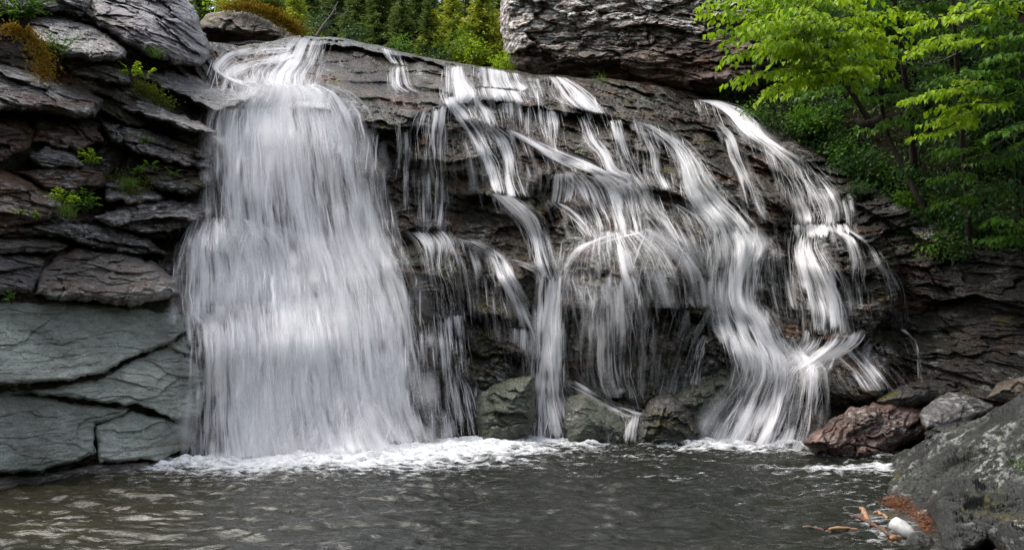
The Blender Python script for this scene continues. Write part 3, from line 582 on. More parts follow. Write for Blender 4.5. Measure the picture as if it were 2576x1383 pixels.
    du = 5/max(wd,10)*fbm(tc*res/70+rg.random((n,1))*99, 0*tc+rg.random((n,1))*99, 2, sd+5); uu = cu[:,None]+du
    def samp(A_, r, c):
        r = np.clip(r,0,nv-1.001); c = np.clip(c,0,nu-1.001); i = r.astype(int); j = c.astype(int); f = r-i; h = c-j
        return (A_[i,j]*(1-h)+A_[i,j+1]*h)*(1-f)+(A_[i+1,j]*(1-h)+A_[i+1,j+1]*h)*f
    def lin(A_, r): return np.interp(r, np.arange(nv), A_)
    sx = lin(C[:,0], tc)+(lin(C[:,2], tc)-lin(C[:,0], tc))*uu; sy = lin(C[:,1], tc)+(lin(C[:,3], tc)-lin(C[:,1], tc))*uu
    sy = sy+(tt-np.clip(tt,0,1))*0
    drip = (rg.random(n) < drips)[:,None]; q0 = np.clip(t0,0,.97)[:,None]*(nv-1); du0 = np.clip(.5+(rg.random((n,1))-.5)*1.1,0,1); dl = rg.uniform(14,70,(n,1))*(1 if wd < 150 else 1.6)
    x0 = lin(C[:,0],q0)*(1-du0)+lin(C[:,2],q0)*du0; y0 = lin(C[:,1],q0)*(1-du0)+lin(C[:,3],q0)*du0; w_ = np.linspace(0,1,R_)[None,:]
    lean = (lin(C[:,0],q0+3)-lin(C[:,0],q0)); sx = np.where(drip, x0+dl*w_*np.clip(lean*.10,-.35,.35)+2*fbm(x0/30+w_*dl/60, y0/30, 2, sd+6), sx); sy = np.where(drip, y0+dl*w_, sy); inside = inside | drip
    dv = DW(sx, sy)-off-.02; dv = np.minimum.accumulate(dv, axis=1)
    sdp = samp(d, tc, uu*(nu-1)) - .01 - rg.random((n,1))*.07
    sdp = np.where(drip, dv-rg.random((n,1))*.05, sdp)
    tx = np.gradient(sx, axis=1); ty = np.gradient(sy, axis=1); nn = np.hypot(tx,ty)+1e-6; nx = -ty/nn; ny = tx/nn
    core = (rg.random((n,1)) < .05)*(wd > 90); hw = np.where(soft[:,None], 3+6*rg.random((n,1)), .6+1.4*rg.random((n,1))**2)*(.7+min(wd,260)/330)*(1+1.6*core)
    fade = np.sin(np.linspace(0,1,R_)*math.pi)[None,:]**.8*inside
    am = np.clip(lin(C[:,4], tc),0,1)*(1-.6*np.clip(np.abs(2*uu-1),0,1.3)**2); al = np.clip(fade*am*np.where(soft[:,None], rg.uniform(.10,.42,(n,1)), rg.uniform(.22,.95,(n,1)))*(1+1.3*core), 0, .9)
    P3 = np.stack([WP(sx+nx*hw*o_, sy+ny*hw*o_, sdp) for o_ in (-1,0,1)], 2)          # n,R,3,3
    A3 = np.stack([0*al, al, 0*al], 2)
    ii = (np.arange(n)*R_*3)[:,None,None]+(np.arange(R_-1)*3)[None,:,None]+np.arange(2)[None,None,:]
    Fs.append(base+np.stack([ii,ii+3,ii+4,ii+1],-1).reshape(-1,4)); Vs.append(P3.reshape(-1,3)); De.append(A3.ravel()); Th.append(np.ones(n*R_*3)); UV.append(np.stack([np.repeat(uu[:,:,None]*mw,3,2), np.repeat(tt[:,:,None]*L*ms,3,2)],-1).reshape(-1,2))
    return mesh_obj(name, np.concatenate(Vs), np.concatenate(Fs), mat or M_fall, parent=parent, smooth=True, uv=np.concatenate(UV), attrs={'dens': np.concatenate(De), 'thread': np.concatenate(Th)})
def path(pts):
    """(x, y, width, amount) centre line -> stations"""
    P = np.array(pts, float); t = np.gradient(P[:,:2], axis=0); t /= np.linalg.norm(t, axis=1, keepdims=True)
    n = np.stack([t[:,1], -t[:,0]], -1)*.45; n[:,0] += .55*np.sign(t[:,1]+.3); n = n*np.array([1.35, .8])
    l = P[:,:2]-n*P[:,2:3]/2; r = P[:,:2]+n*P[:,2:3]/2
    return np.concatenate([l, r, P[:,3:4]], 1)

# main fall: one thing with its tiers as parts
mf = empty('waterfall', tuple(WP(780,1150,12.9)), 'widest white waterfall, dropping from the top lip to the pool on the left', 'waterfall')
mf.location.z = 0
sheet('lip_curtain', [(732,92,818,97,.85),(716,106,815,112,.75),(700,132,806,140,.7),(680,158,800,160,.85),(655,185,785,188,.9),(640,215,790,226,.95)], mf, ends=(.02,.04))
sheet('shelf_flow', [(735,118,742,140,.9),(680,114,700,162,.75),(610,118,640,178,.6),(560,135,590,205,.7),(538,160,590,212,.8),(552,188,650,216,.95),(600,212,700,226,1.0),(650,228,760,240,1.0)], mf, ends=(.03,.05), edge=.6)
sheet('shelf_flow', [(590,150,790,165,.55),(560,175,780,190,.75),(570,200,770,214,.9),(620,222,800,228,.95),(620,245,840,240,1.)], mf, ends=(.1,.04), edge=.6)
UP = [(640,208,800,210,.95),(598,240,852,234,1.),(556,272,884,272,1.0),(546,330,906,322,.97),(545,430,926,420,.86),(550,530,945,528,.78),(556,600,962,600,.8),(562,700,1000,690,.86),(566,800,1030,800,.92),(572,900,1045,900,.95),(578,1000,1062,1000,.97),(584,1090,1085,1075,1.),(590,1155,1105,1116,1.)]
sheet('main_curtain', UP, mf, ends=(.02,.02), edge=.5, off=.10, sm=81, dmul=.97)
sheet('main_curtain', [(a+12,b,c-20,d,e*.7) for a,b,c,d,e in UP[2:]], mf, ends=(.06,.02), edge=.8, off=.30, sm=81)
sheet('side_veil', [(880,285,918,320,.6),(896,360,930,350,.45),(915,450,952,440,.35),(930,560,970,560,.25)], mf, off=.12, thr=.6)
sheet('middle_curtain', [(505,546,650,550,.8),(478,600,720,596,.85),(468,690,770,690,.75),(464,760,780,760,.7),(468,815,790,815,.6)], mf, ends=(.16,.25), edge=.75, off=.24, sm=51, dmul=.92)
LO = [(505,770,830,745,.7),(516,860,850,850,.95),(512,950,860,950,.9),(508,1050,880,1050,.85),(505,1158,920,1148,.9)]
sheet('lower_curtain', LO, mf, ends=(.26,.02), edge=.6, off=.34, sm=81, dmul=.92)
sheet('side_veil', [(458,690,560,690,.45),(462,740,540,740,.55),(470,785,540,790,.75),(500,815,560,815,.8),(515,860,580,870,.6)], mf, off=.18)
sheet('splash', [(850,985,930,985,.35),(800,1030,975,1025,.75),(770,1080,1020,1075,.9),(735,1150,1090,1120,1.)], mf, off=.62, mat=M_soft, ends=(.35,.02), lum=.3, thr=.35, sm=41)
sheet('mist', [(540,1040,1080,1030,.25),(500,1095,1120,1080,.65),(480,1168,1170,1130,.85)], mf, off=.9, mat=M_mist, ends=(.5,.15), lum=.3, thr=0, sm=41)
sheet('splash', [(505,548,640,548,.6),(485,590,690,580,.7),(480,640,720,640,.4)], mf, off=.4, mat=M_soft, ends=(.2,.5), lum=.2)

def fall(name, label, cat, parts, group=None):
    s0 = np.array(parts[0][1]); 
    b = np.array(parts[-1][1])[-1]
    if len(parts) == 1:
        o = sheet(name, parts[0][1], None, **parts[0][2]); return tag(o, label, cat, group)
    xb = (b[0]+b[2])/2; yb = (b[1]+b[3])/2
    e = empty(name, tuple(WP(xb, yb, float(D0(xb, yb)))), label, cat, group)
    for pn, st, kw in parts: sheet(pn, st, e, **kw)
    return e
G_C = 'cascades over the ledges of the rock face'; G_R = 'thin rivulets running down the rock face'
fall('cascade', 'short cascade from the skyline onto the smooth upper slab, right of the main fall', 'cascade', [
  ('curtain', [(957,118,1004,132,.8),(966,140,1010,148,.8),(984,160,1018,165,.85)], {}),
  ('apron', [(984,165,1024,166,.8),(982,190,1030,190,.65),(984,215,1040,220,.6),(1000,235,1080,235,.3)], {})], G_C)
fall('cascade', 'white cascade off the skyline between two dark ledges, left of the broad stepped one', 'cascade', [
  ('curtain', [(1116,162,1164,166,.9),(1114,200,1172,200,.85),(1110,238,1196,242,.95),(1120,262,1180,262,.5)], {})], G_C)
fall('cascade', 'broad stepped cascade below the skyline in the middle', 'cascade', [
  ('upper_step', [(1200,166,1315,186,.9),(1200,195,1325,205,.75),(1204,218,1345,230,.9)], {}),
  ('lower_step', [(1190,216,1330,232,.95),(1194,235,1340,244,.9),(1200,252,1350,262,.65)], dict(off=.12)),
  ('trickle', [(1318,190,1360,198,.5),(1326,220,1368,224,.5),(1340,252,1375,252,.45)], {})], G_C)
fall('cascade', 'slanting cascade at the right end of the skyline below the lichen cliff', 'cascade', [
  ('curtain', [(1376,190,1420,194,.9),(1384,212,1464,222,.8),(1396,244,1500,250,.85),(1436,270,1532,292,.8)], {})], G_C)
fall('cascade', 'tall thin curtain of separate strands over a mossy brown wall', 'cascade', [
  ('curtain', [(1058,280,1120,265,.85),(1046,305,1118,310,.72),(1042,360,1118,360,.55),(1050,440,1120,440,.45),(1056,520,1118,520,.36),(1058,580,1112,580,.3)], dict(edge=.6)),
  ('splash', [(1082,550,1112,550,.5),(1080,565,1140,565,.5),(1060,585,1150,600,.3)], dict(mat=M_soft))], G_C)
fall('cascade', 'long diagonal cascade beside the tall thin curtain', 'cascade', [
  ('upper_run', [(1112,246,1140,240,.8),(1146,290,1180,276,.8),(1186,345,1222,328,.85),(1214,400,1246,384,.9),(1230,446,1264,430,.95),(1244,492,1276,490,.9)], {}),
  ('lower_run', [(1238,486,1292,494,.8),(1268,514,1332,524,.9),(1306,556,1360,556,.9),(1332,606,1374,600,.92),(1342,650,1386,646,.9),(1358,700,1404,700,.95)], dict(off=.1))], G_C)
fall('waterfall', 'straight white column of water falling into the pool in the middle', 'waterfall', [
  ('column', [(1358,690,1412,690,.95),(1354,760,1412,760,.95),(1350,840,1410,840,.95),(1346,920,1412,920,.95),(1344,1000,1420,1000,.95),(1336,1060,1444,1060,.9),(1330,1112,1464,1108,.95)], dict(off=.14, edge=.6)),
  ('spray', [(1400,980,1440,980,.3),(1400,1040,1490,1050,.4),(1400,1095,1560,1105,.35)], dict(off=.2))], None)
fall('rivulet', 'narrow stream dropping just right of the long diagonal cascade', 'rivulet', [
  ('stream', path([(1190,243,22,.7),(1216,280,26,.7),(1236,320,24,.75),(1264,350,28,.75),(1281,392,26,.8),(1290,450,32,.7),(1304,498,40,.6)]), {})], G_C)
fall('cascade', 'pair of short dark backed curtains under the middle ledge', 'cascade', [
  ('curtain', [(1262,258,1288,258,.7),(1264,290,1292,290,.55),(1268,326,1290,326,.45)], dict(off=.1)),
  ('curtain', [(1306,268,1340,270,.75),(1310,310,1340,310,.55),(1318,354,1336,352,.5)], dict(off=.1))], G_C)
fall('cascade', 'brightest short curtain hanging free under the middle ledge', 'cascade', [
  ('curtain', [(1340,266,1402,280,.85),(1348,310,1406,318,.7),(1366,360,1406,368,.7),(1380,385,1410,392,.6)], dict(off=.1))], G_C)
fall('cascade', 'cascade sliding right along a slanting ledge and fanning over a rounded bulge', 'cascade', [
  ('ledge_run', path([(1276,325,12,.7),(1336,356,22,.85),(1391,386,34,.9),(1456,416,44,.95),(1516,444,50,.9),(1570,470,40,.7)]), dict(off=.1)),
  ('left_fringe', [(1392,436,1440,436,.85),(1388,470,1446,470,.55),(1384,512,1440,512,.4)], dict(off=.12)),
  ('fan', [(1410,428,1560,446,.9),(1440,465,1596,478,.85),(1470,520,1608,530,.72),(1490,570,1616,578,.66),(1490,600,1616,598,.5)], dict(off=.14, edge=.5))], G_C)
fall('rivulet', 'narrow cascade stepping down between two ledges, below the slanting skyline cascade', 'rivulet', [
  ('stream', path([(1466,285,26,.65),(1480,320,26,.6),(1492,352,30,.75),(1524,392,26,.7),(1540,425,30,.7),(1590,450,30,.6),(1625,490,28,.6),(1645,530,26,.7),(1668,552,24,.6)]), {})], G_R)
fall('rivulet', 'thin bright rivulet left of the sparse dripping wall', 'rivulet', [
  ('stream', path([(1546,300,22,.7),(1558,345,24,.7),(1574,395,24,.65),(1596,445,26,.55),(1620,480,30,.45)]), {})], G_R)
fall('rivulet', 'sparse drips over the dark wall left of the large right stream', 'rivulet', [
  ('drips', [(1600,340,1640,320,.38),(1606,390,1680,370,.36),(1610,440,1690,430,.34),(1640,480,1700,480,.3)], {})], G_R)
fall('waterfall', 'large winding white stream on the right, ending in a wide fan', 'waterfall', [
  ('upper_run', [(1584,305,1600,300,.5),(1630,326,1648,314,.8),(1682,370,1714,352,.95),(1704,420,1762,404,.92),(1716,470,1792,456,.88),(1742,515,1832,500,.95),(1782,556,1872,546,.9),(1804,595,1905,590,.95)], dict(edge=.6)),
  ('middle_run', [(1790,570,1890,570,.9),(1800,620,1915,615,.95),(1798,690,1902,690,.9),(1800,760,1900,755,.95),(1816,820,1936,805,.92),(1840,875,1965,865,.95),(1856,930,2010,905,.9),(1850,975,2030,950,.5)], dict(edge=.55, off=.16, ends=(.05,.2))),
  ('splash', [(1800,585,1900,585,.5),(1795,620,1925,615,.6),(1795,660,1910,660,.4)], dict(mat=M_soft, off=.25)),
  ('lower_fan', [(1850,850,1990,850,.7),(1872,900,2030,895,.85),(1862,950,2052,930,.85),(1830,1000,2058,990,.75),(1795,1050,2056,1050,.7),(1772,1090,2050,1090,.75),(1755,1128,2040,1112,.85)], dict(off=.30, edge=.5, ends=(.22,.03), sm=31)),
  ('side_veil', [(1690,520,1740,500,.4),(1712,570,1800,560,.45),(1740,620,1810,610,.4),(1770,690,1810,690,.35)], {})], None)
fall('waterfall', 'far right white stream under the overhanging leaves', 'waterfall', [
  ('upper_run', [(1748,252,1762,252,.5),(1788,260,1806,255,.95),(1834,290,1872,278,.95),(1858,322,1906,308,.95),(1884,350,1930,340,.95),(1922,378,1966,366,.9),(1950,412,2022,402,.9),(1966,455,2062,445,.8),(1984,505,2100,490,.9),(2000,545,2116,535,.85),(2006,580,2112,572,.85)], dict(edge=.6)),
  ('ledge_run', [(1992,562,2140,558,.8),(1992,582,2150,580,.8),(1994,602,2150,602,.4)], dict(off=.08, ends=(.3,.4), dmul=.9)),
  ('middle_run', [(2000,580,2070,580,.8),(1996,620,2060,615,.7),(2000,665,2085,660,.8),(2010,720,2116,715,.75),(2020,775,2134,770,.78),(2026,842,2140,838,.85)], dict(off=.08, ends=(.15,.1))),
  ('splash', [(2010,826,2190,830,.7),(2004,858,2170,862,.9),(1982,893,2110,900,.95),(1945,930,2056,930,.9),(1925,965,2035,960,.5)], dict(off=.22, ends=(.2,.25), thr=.5, drips=.15))], None)
fall('rivulet', 'broken trickle between the two big right hand streams', 'rivulet', [
  ('stream', path([(1800,308,12,.6),(1830,340,20,.6),(1853,400,26,.55),(1868,430,24,.6),(1888,470,34,.5),(1905,520,42,.45),(1920,562,46,.4)]), {})], G_R)
fall('rivulet', 'thin arc of water bending over the rounded boulder on the right', 'rivulet', [
  ('stream', path([(2096,575,10,.6),(2138,602,16,.55),(2154,650,24,.42),(2152,700,28,.5),(2158,745,36,.42),(2166,800,42,.34)]), dict(off=.05))], G_R)
fall('rivulet', 'faint outermost trickle running down the dark right wall', 'rivulet', [
  ('stream', path([(2128,575,10,.55),(2185,612,14,.48),(2228,680,28,.32),(2256,740,34,.28),(2272,815,30,.26)]), dict(off=.05))], G_R)
fall('rivulet', 'small bright spout dropping behind the dark boulders at the far right', 'rivulet', [
  ('stream', path([(2268,826,8,.6),(2284,840,5,.55),(2302,858,3,.5),(2308,880,4,.6),(2310,905,5,.6),(2316,952,4,.5)]), dict(off=.10, ends=(.05,.08)))], G_R)
fall('rivulet', 'faint streaks down the dark block beside the lower right fan', 'rivulet', [
  ('streaks', [(2060,890,2200,860,.28),(2110,930,2240,920,.36),(2150,985,2290,980,.36)], dict(off=.06))], G_R)
fall('cascade', 'lacy film of water spread over the big rounded dome', 'cascade', [
  ('left_run', path([(1610,578,26,.45),(1530,598,36,.55),(1462,630,42,.6),(1426,676,40,.55),(1410,730,34,.45)]), dict(off=.08, ends=(.15,.15))),
  ('film', [(1480,584,1640,572,.55),(1450,640,1730,620,.5),(1440,700,1780,680,.48),(1460,775,1800,775,.45)], dict(edge=.3, thr=1.4))], G_C)
fall('cascade', 'strand curtain hanging below the dome into a dark hollow', 'cascade', [
  ('curtain', [(1478,700,1590,690,.5),(1474,770,1600,765,.75),(1466,850,1602,850,.56),(1470,930,1600,930,.5),(1500,1000,1606,1000,.55)], dict(edge=.4, off=.1)),
  ('strands', [(1600,770,1790,780,.4),(1600,850,1750,850,.33),(1604,930,1720,930,.3),(1600,1005,1700,1005,.25)], dict(edge=.3, off=.1))], G_C)
fall('rivulet', 'low run of white water sliding right at the foot of the strand curtain', 'rivulet', [
  ('stream', path([(1430,955,22,.4),(1465,975,30,.55),(1510,1002,34,.6),(1560,1028,40,.7),(1606,1044,40,.65),(1630,1036,30,.4)]), dict(off=.75, ends=(.15,.2))),
  ('spill', [(1555,1034,1630,1044,.4),(1545,1075,1622,1075,.3),(1540,1118,1615,1118,.25)], dict(off=.72, ends=(.3,.2), thr=1.5))], G_R)
fall('cascade', 'lower left cascade beside the main fall, splitting in loose strands', 'cascade', [
  ('upper_apron', [(1032,580,1122,580,.7),(1058,610,1140,612,.8),(1072,660,1130,660,.55),(1086,730,1150,726,.5),(1098,800,1160,800,.65)], {}),
  ('lower_strands', [(1096,790,1158,790,.7),(1108,870,1168,876,.7),(1112,930,1178,938,.65),(1116,986,1196,986,.75),(1124,1040,1212,1046,.8),(1136,1104,1222,1104,.75)], dict(off=.12))], G_C)
fall('rivulet', 'curving rivulet that runs right along a ledge and drops beside the middle column', 'rivulet', [
  ('stream', path([(1120,596,20,.6),(1196,614,28,.7),(1244,646,34,.75),(1268,694,40,.7),(1296,752,44,.6),(1324,830,44,.55),(1342,900,30,.6),(1346,950,20,.5)]), {}),
  ('branch', path([(1262,652,14,.5),(1310,664,24,.55),(1350,684,28,.7),(1376,708,28,.7)]), dict(off=.1))], G_R)
fall('rivulet', 'short thin bright trickle down the small black boulder', 'rivulet', [
  ('stream', path([(1774,842,12,.9),(1760,872,14,.85),(1752,915,15,.8),(1744,968,16,.8)]), dict(off=.65, ends=(.03,.05)))], G_R)
fall('cascade', 'ragged cascade left of the strand curtain, joining the dome from the left', 'cascade', [
  ('stream', [(1376,505,1424,512,.7),(1410,535,1470,540,.65),(1440,565,1500,575,.6),(1470,598,1510,600,.7)], dict(off=.1))], G_C)
fall('rivulet', 'two hair thin drips on the brown wall right of the main fall', 'rivulet', [
  ('drip', path([(1001,310,8,.75),(1004,350,8,.6),(1002,430,10,.4)]), dict(off=.1)), ('drip', path([(1021,325,7,.75),(1022,400,8,.6),(1020,540,10,.4)]), dict(off=.1))], G_R)
fall('rivulet', 'thin trickle right of the middle part of the large right stream', 'rivulet', [
  ('stream', path([(1930,590,20,.5),(1955,630,20,.45),(1970,700,26,.42),(1985,780,30,.4)]), dict(off=.06))], G_R)
fall('rivulet', 'sparse threads of water on the rock left of the middle column', 'rivulet', [
  ('threads', [(1285,820,1340,830,.4),(1280,880,1345,880,.4),(1285,940,1345,945,.3)], dict(off=.1))], G_R)

for lab, st in [
  ('faint scattered trickles on the brown wall between the tall curtain and the long diagonal cascade', [(1120,330,1200,330,.22),(1130,420,1235,410,.26),(1150,485,1240,485,.2)]),
  ('faint trickles over the ledge left of the ragged cascade', [(1290,400,1380,395,.22),(1300,450,1385,440,.28),(1300,495,1380,495,.2)]),
  ('lacy trickles between the fan and the large right stream', [(1610,470,1720,520,.3),(1650,540,1780,560,.34),(1690,600,1800,620,.3),(1730,690,1800,690,.25)]),
  ('faint drips under the small left apron beside the lower left cascade', [(1130,600,1250,640,.2),(1150,680,1270,700,.22),(1160,760,1280,780,.2),(1170,850,1290,860,.2)]),
  ('thin threads on the left flank of the dome', [(1400,600,1480,600,.28),(1390,700,1470,700,.3),(1400,800,1470,800,.26),(1410,900,1470,900,.2)]),
  ('thin veil on the dark rock right of the far right stream', [(2115,500,2140,480,.3),(2125,540,2150,530,.28),(2130,572,2150,572,.2)]),
  ('threads dropping into the dark gap right of the winding stream', [(1920,640,1990,600,.22),(1930,720,2000,720,.26),(1950,800,2010,810,.22)]),
  ('drips hanging from the upper ledge above the dark backed curtains', [(1180,262,1260,262,.25),(1200,300,1270,300,.25),(1215,340,1270,335,.18)])]:
    fall('rivulet', lab, 'rivulet', [('threads', st, dict(off=.04, edge=.3, dmul=.9, ends=(.15,.2)))], G_R)

# ---------------------------------------------------------------- pool
def pool_h(x, y):
    turb = np.exp(-np.maximum(13.2-y,0)/2.2)
    wx = x + .25*fbm(x*.7, y*.7, 2, 71)
    h = .060*fbm(wx*.55, y*1.2, 3, 72) + (.040+.018*turb)*fbm(wx*1.9+3, y*4.2, 3, 73)
    r = 1-np.abs(fbm(wx*3.2, y*7.5, 3, 74)); h = h + (.018+.010*turb)*r**2 + .002*fbm(wx*9, y*17, 2, 75)
    return h
def foam_amount(x, y):
    X = CX + x*F/y; Y = HY + CH*F/y
    base = [(-4.3,12.0,.7,.6),(-3.4,12.3,1.0,.85),(-2.4,12.6,1.1,.95),(-1.5,13.2,1.1,1.15),(-.7,13.7,.9,.9),(-.3,14.5,.55,.9),(.65,14.75,.7,.6),(1.0,14.8,.4,.5),(3.6,14.15,.85,.55),(4.4,14.2,.6,.5),(1.6,14.9,.25,.5),(-.7,14.3,.6,.8)]
    n1 = fbm(x*1.1, y*2.2, 3, 81); n2 = fbm(x*4.5, y*9, 4, 82)
    a = 0
    for bx, by, r, s in base:
        q = np.sqrt(((x-bx)/(r*1.3))**2 + ((y-by)/(r*.95))**2); a = np.maximum(a, 1.25*np.exp(-(q/1.35)**1.7)*min(s+.35,1.1))
    a = a + .5*n1*np.exp(-np.maximum(13.6-y,0)/1.1)*.6
    for ex, ey, rx, ry, s in [(2140,1186,170,13,.75),(2210,1180,70,16,.85),(2225,1155,60,8,.5),(2190,1310,60,45,.40),(2230,1345,90,40,.42),(2060,1180,120,16,.3),(2130,1230,120,40,.30)]:
        q = ((X-ex)/rx)**2 + ((Y-ey)/ry)**2; a = np.maximum(a, s*np.exp(-q*.7))
    streak = fbm(x*.7, y*1.6, 3, 84); a = np.maximum(a, .42*sstep(.05,.5,streak)*sstep(8.5,12.3,y)); a = np.maximum(a, .24*sstep(.25,.6,fbm(x*2.3, y*6, 3, 86))*sstep(-1,3,x))
    return np.clip(a + .38*n2*sstep(.02,.2,a) , 0, 1.2)
def build_pool():
    k = NT('dark pool water'); pos = k.n('NewGeometry').outputs['Position']
    mp = k.n('Mapping', {0: pos, 3: (1, 2.3, 1)}).outputs[0]
    xs = k.n('SeparateXYZ', {0: pos}).outputs[0]
    c = k.mix(k.mr(xs, -6.5, -1.5), (.040,.034,.017), (.013,.014,.010))
    c = k.mix(k.mr(k.noise(mp, .7, 4), .42, .68), c, (.018,.018,.013))
    n1 = k.noise(mp, 3.2, 6, .62, .6); n2 = k.noise(mp, 11, 5, .6, .3)
    b = k.n('Bump', {'Height': n1, 'Strength': .32, 'Distance': .12}); b2 = k.n('Bump', {'Height': n2, 'Strength': .10, 'Distance': .02, 'Normal': b.outputs[0]})
    m = k.done(k.n('BsdfPrincipled', {'Base Color': c, 'Roughness': .07, 'IOR': 1.33, 'Specular IOR Level': .5, 'Normal': b2.outputs[0]}).outputs[0])
    xs = np.arange(-10, 10.5, .03); ys = np.concatenate([np.arange(2.0, 6.5, .06), np.arange(6.5, 17, .025)])
    X, Y = np.meshgrid(xs, ys); H = pool_h(X, Y)
    o = mesh_obj('pool_water', np.stack([X,Y,H],-1), gridf(len(ys),len(xs))[:, ::-1], m, base=False, smooth=True); tag(o, 'dark rippled pool at the foot of the falls', kind='structure')
    # foam
    k = NT('white foam'); d = k.n('Attribute', attribute_name='dens').outputs['Fac']; pos = k.n('NewGeometry').outputs['Position']
    mp = k.n('Mapping', {0: pos, 3: (1, 1.9, 1)}).outputs[0]
    n = k.mr(k.noise(mp, 7, 7, .68, .5), .32, .68)
    a = k.math('DIVIDE', k.math('SUBTRACT', k.math('ADD', n, .12), k.math('SUBTRACT', 1.0, d)), .80, True)
    a = k.math('MULTIPLY', a, k.mr(d, .05, .8, .35, .97))
    bp = k.n('Bump', {'Height': n, 'Strength': .6, 'Distance': .05}).outputs[0]
    s = k.n('MixShader', {0: a, 1: k.n('BsdfTransparent').outputs[0], 2: k.n('BsdfPrincipled', {'Base Color': (.86,.87,.88,1), 'Roughness': .6, 'Normal': bp}).outputs[0]})
    mfo = k.done(s.outputs[0])
    A = foam_amount(X, Y); Hf = H + .012 + np.clip(A-.4,0,1)**1.3*(.06+.10*np.clip(fbm(X*2.2,Y*2.2,4,91)+.3,0,1))
    f = gridf(len(ys),len(xs))[:, ::-1]; keep = A.ravel()[f].max(1) > .04; f = f[keep]
    used = np.unique(f); rm = np.full(X.size, -1); rm[used] = np.arange(len(used))
    V = np.stack([X,Y,Hf],-1).reshape(-1,3)[used]
    o = mesh_obj('foam', V, rm[f], mfo, base=False, smooth=True, attrs={'dens': A.ravel()[used]}); tag(o, 'white foam drifting on the pool at the feet of the falls', kind='stuff')
build_pool()

# ---------------------------------------------------------------- leaves, trees, plants
RNG = np.random.default_rng(11)
def unit(a): a = np.asarray(a, float); return a/(np.linalg.norm(a, axis=-1, keepdims=True)+1e-9)
def leaves(P, D, N, L, ratio=.62, fold=.16):
    P = np.asarray(P, float); D = unit(D); S = unit(np.cross(D, N)); N = np.cross(S, D); L = np.broadcast_to(np.asarray(L, float), (len(P),))[:,None]
    W = L*ratio*.5
    b = P; l = P+D*L*.42+S*W+N*L*fold; r = P+D*L*.42-S*W+N*L*fold; m = P+D*L*.5; t = P+D*L-N*L*.12
    V = np.stack([b,l,m,r,t],1).reshape(-1,3); i = np.arange(len(P))[:,None]*5
    Fc = np.concatenate([i+np.array([[0,2,1]]), i+np.array([[0,3,2]]), i+np.array([[1,2,4]]), i+np.array([[2,3,4]])])
    return V, Fc
def blades(P, D, L, Wd, bend=.35):
    """grass blades / needles: two segment tapering strips"""
    P = np.asarray(P, float); D = unit(D); n = len(P); L = np.broadcast_to(L,(n,))[:,None]; Wd = np.broadcast_to(Wd,(n,))[:,None]
    S = unit(np.cross(D, RNG.normal(size=(n,3)))); h = unit(np.stack([D[:,0],D[:,1],np.zeros(n)],-1)); dn = np.array([0,0,-1.])
    m = P+D*L*.55; t = P+D*L+(h*.5+dn)*L*bend*.6
    V = np.stack([P-S*Wd*.5, P+S*Wd*.5, m-S*Wd*.4, m+S*Wd*.4, t],1).reshape(-1,3); i = np.arange(n)[:,None]*5
    return V, np.concatenate([i+np.array([[0,1,3]]), i+np.array([[0,3,2]]), i+np.array([[2,3,4]])])
def spray(pts, L=.10, twig=.45, step=.13, lstep=.065, droop=.3, one=None):
    """leafy spray along a world polyline: twigs on both sides in a flat drooping fan"""
    pts = np.asarray(pts, float); seg = np.linalg.norm(np.diff(pts,axis=0),axis=1); s = np.concatenate([[0],np.cumsum(seg)]); P=[];D=[];N=[];S=[]
    for q in np.arange(0, s[-1], step):
        p = np.array([np.interp(q, s, pts[:,k]) for k in range(3)]); i = min(np.searchsorted(s, q, side='right')-1, len(seg)-1); t = unit(pts[i+1]-pts[i])
        hz = unit(np.cross(t, [0,0,1.])); fr = q/s[-1]
        for sd in (-1,1):
            if RNG.random() < .12: continue
            tl = twig*(1-.55*fr)*RNG.uniform(.5,1.15); td = unit(t*.65+sd*hz*RNG.uniform(.5,1)+np.array([0,0,RNG.uniform(-.45,.12)]))
            for a in np.arange(.04, tl, lstep):
                for s2 in (-1,1):
                    if RNG.random() < .15: continue
                    pp = p+td*a-np.array([0,0,droop*a*a]); sv = unit(np.cross(td,[0,0,1.]))
                    P.append(pp+RNG.normal(size=3)*.012); D.append(td*.55+s2*sv*.6+np.array([0,0,-RNG.uniform(.25,.95)])+RNG.normal(size=3)*.18); N.append(np.array([0,0,1.])+RNG.normal(size=3)*.28); S.append(L*RNG.uniform(.65,1.15))
    return leaves(P, D, N, np.array(S))
def bez(P, n=14):
    P = np.array(P, float); t = np.linspace(0,1,n); s = np.linspace(0,1,len(P)); return np.stack([np.interp(t,s,P[:,k]) for k in range(3)],-1)
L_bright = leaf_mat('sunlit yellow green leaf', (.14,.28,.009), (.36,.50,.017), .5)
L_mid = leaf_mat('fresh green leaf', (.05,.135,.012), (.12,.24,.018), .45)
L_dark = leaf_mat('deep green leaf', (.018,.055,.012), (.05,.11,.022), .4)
L_fir = leaf_mat('fir needle', (.05,.085,.018), (.14,.19,.03), .35, .6)
L_firy = leaf_mat('young yellow fir needle', (.16,.22,.016), (.38,.40,.035), .45, .6)
L_grass = leaf_mat('grass blade', (.06,.13,.02), (.14,.22,.03), .4)
L_moss = leaf_mat('golden moss tuft', (.22,.11,.012), (.36,.27,.03), .35, .9, 2.5)
L_mossg = leaf_mat('green moss tuft', (.05,.08,.010), (.15,.17,.015), .3, .9, 2.5)
M_bark = flat_mat('grey brown bark', (.018,.014,.010), (.06,.05,.04), 14, .9, .8, (1,1,.35))
M_pale = flat_mat('pale lichened bark', (.06,.055,.048), (.22,.205,.18), 18, .9, .8, (1,1,.5))
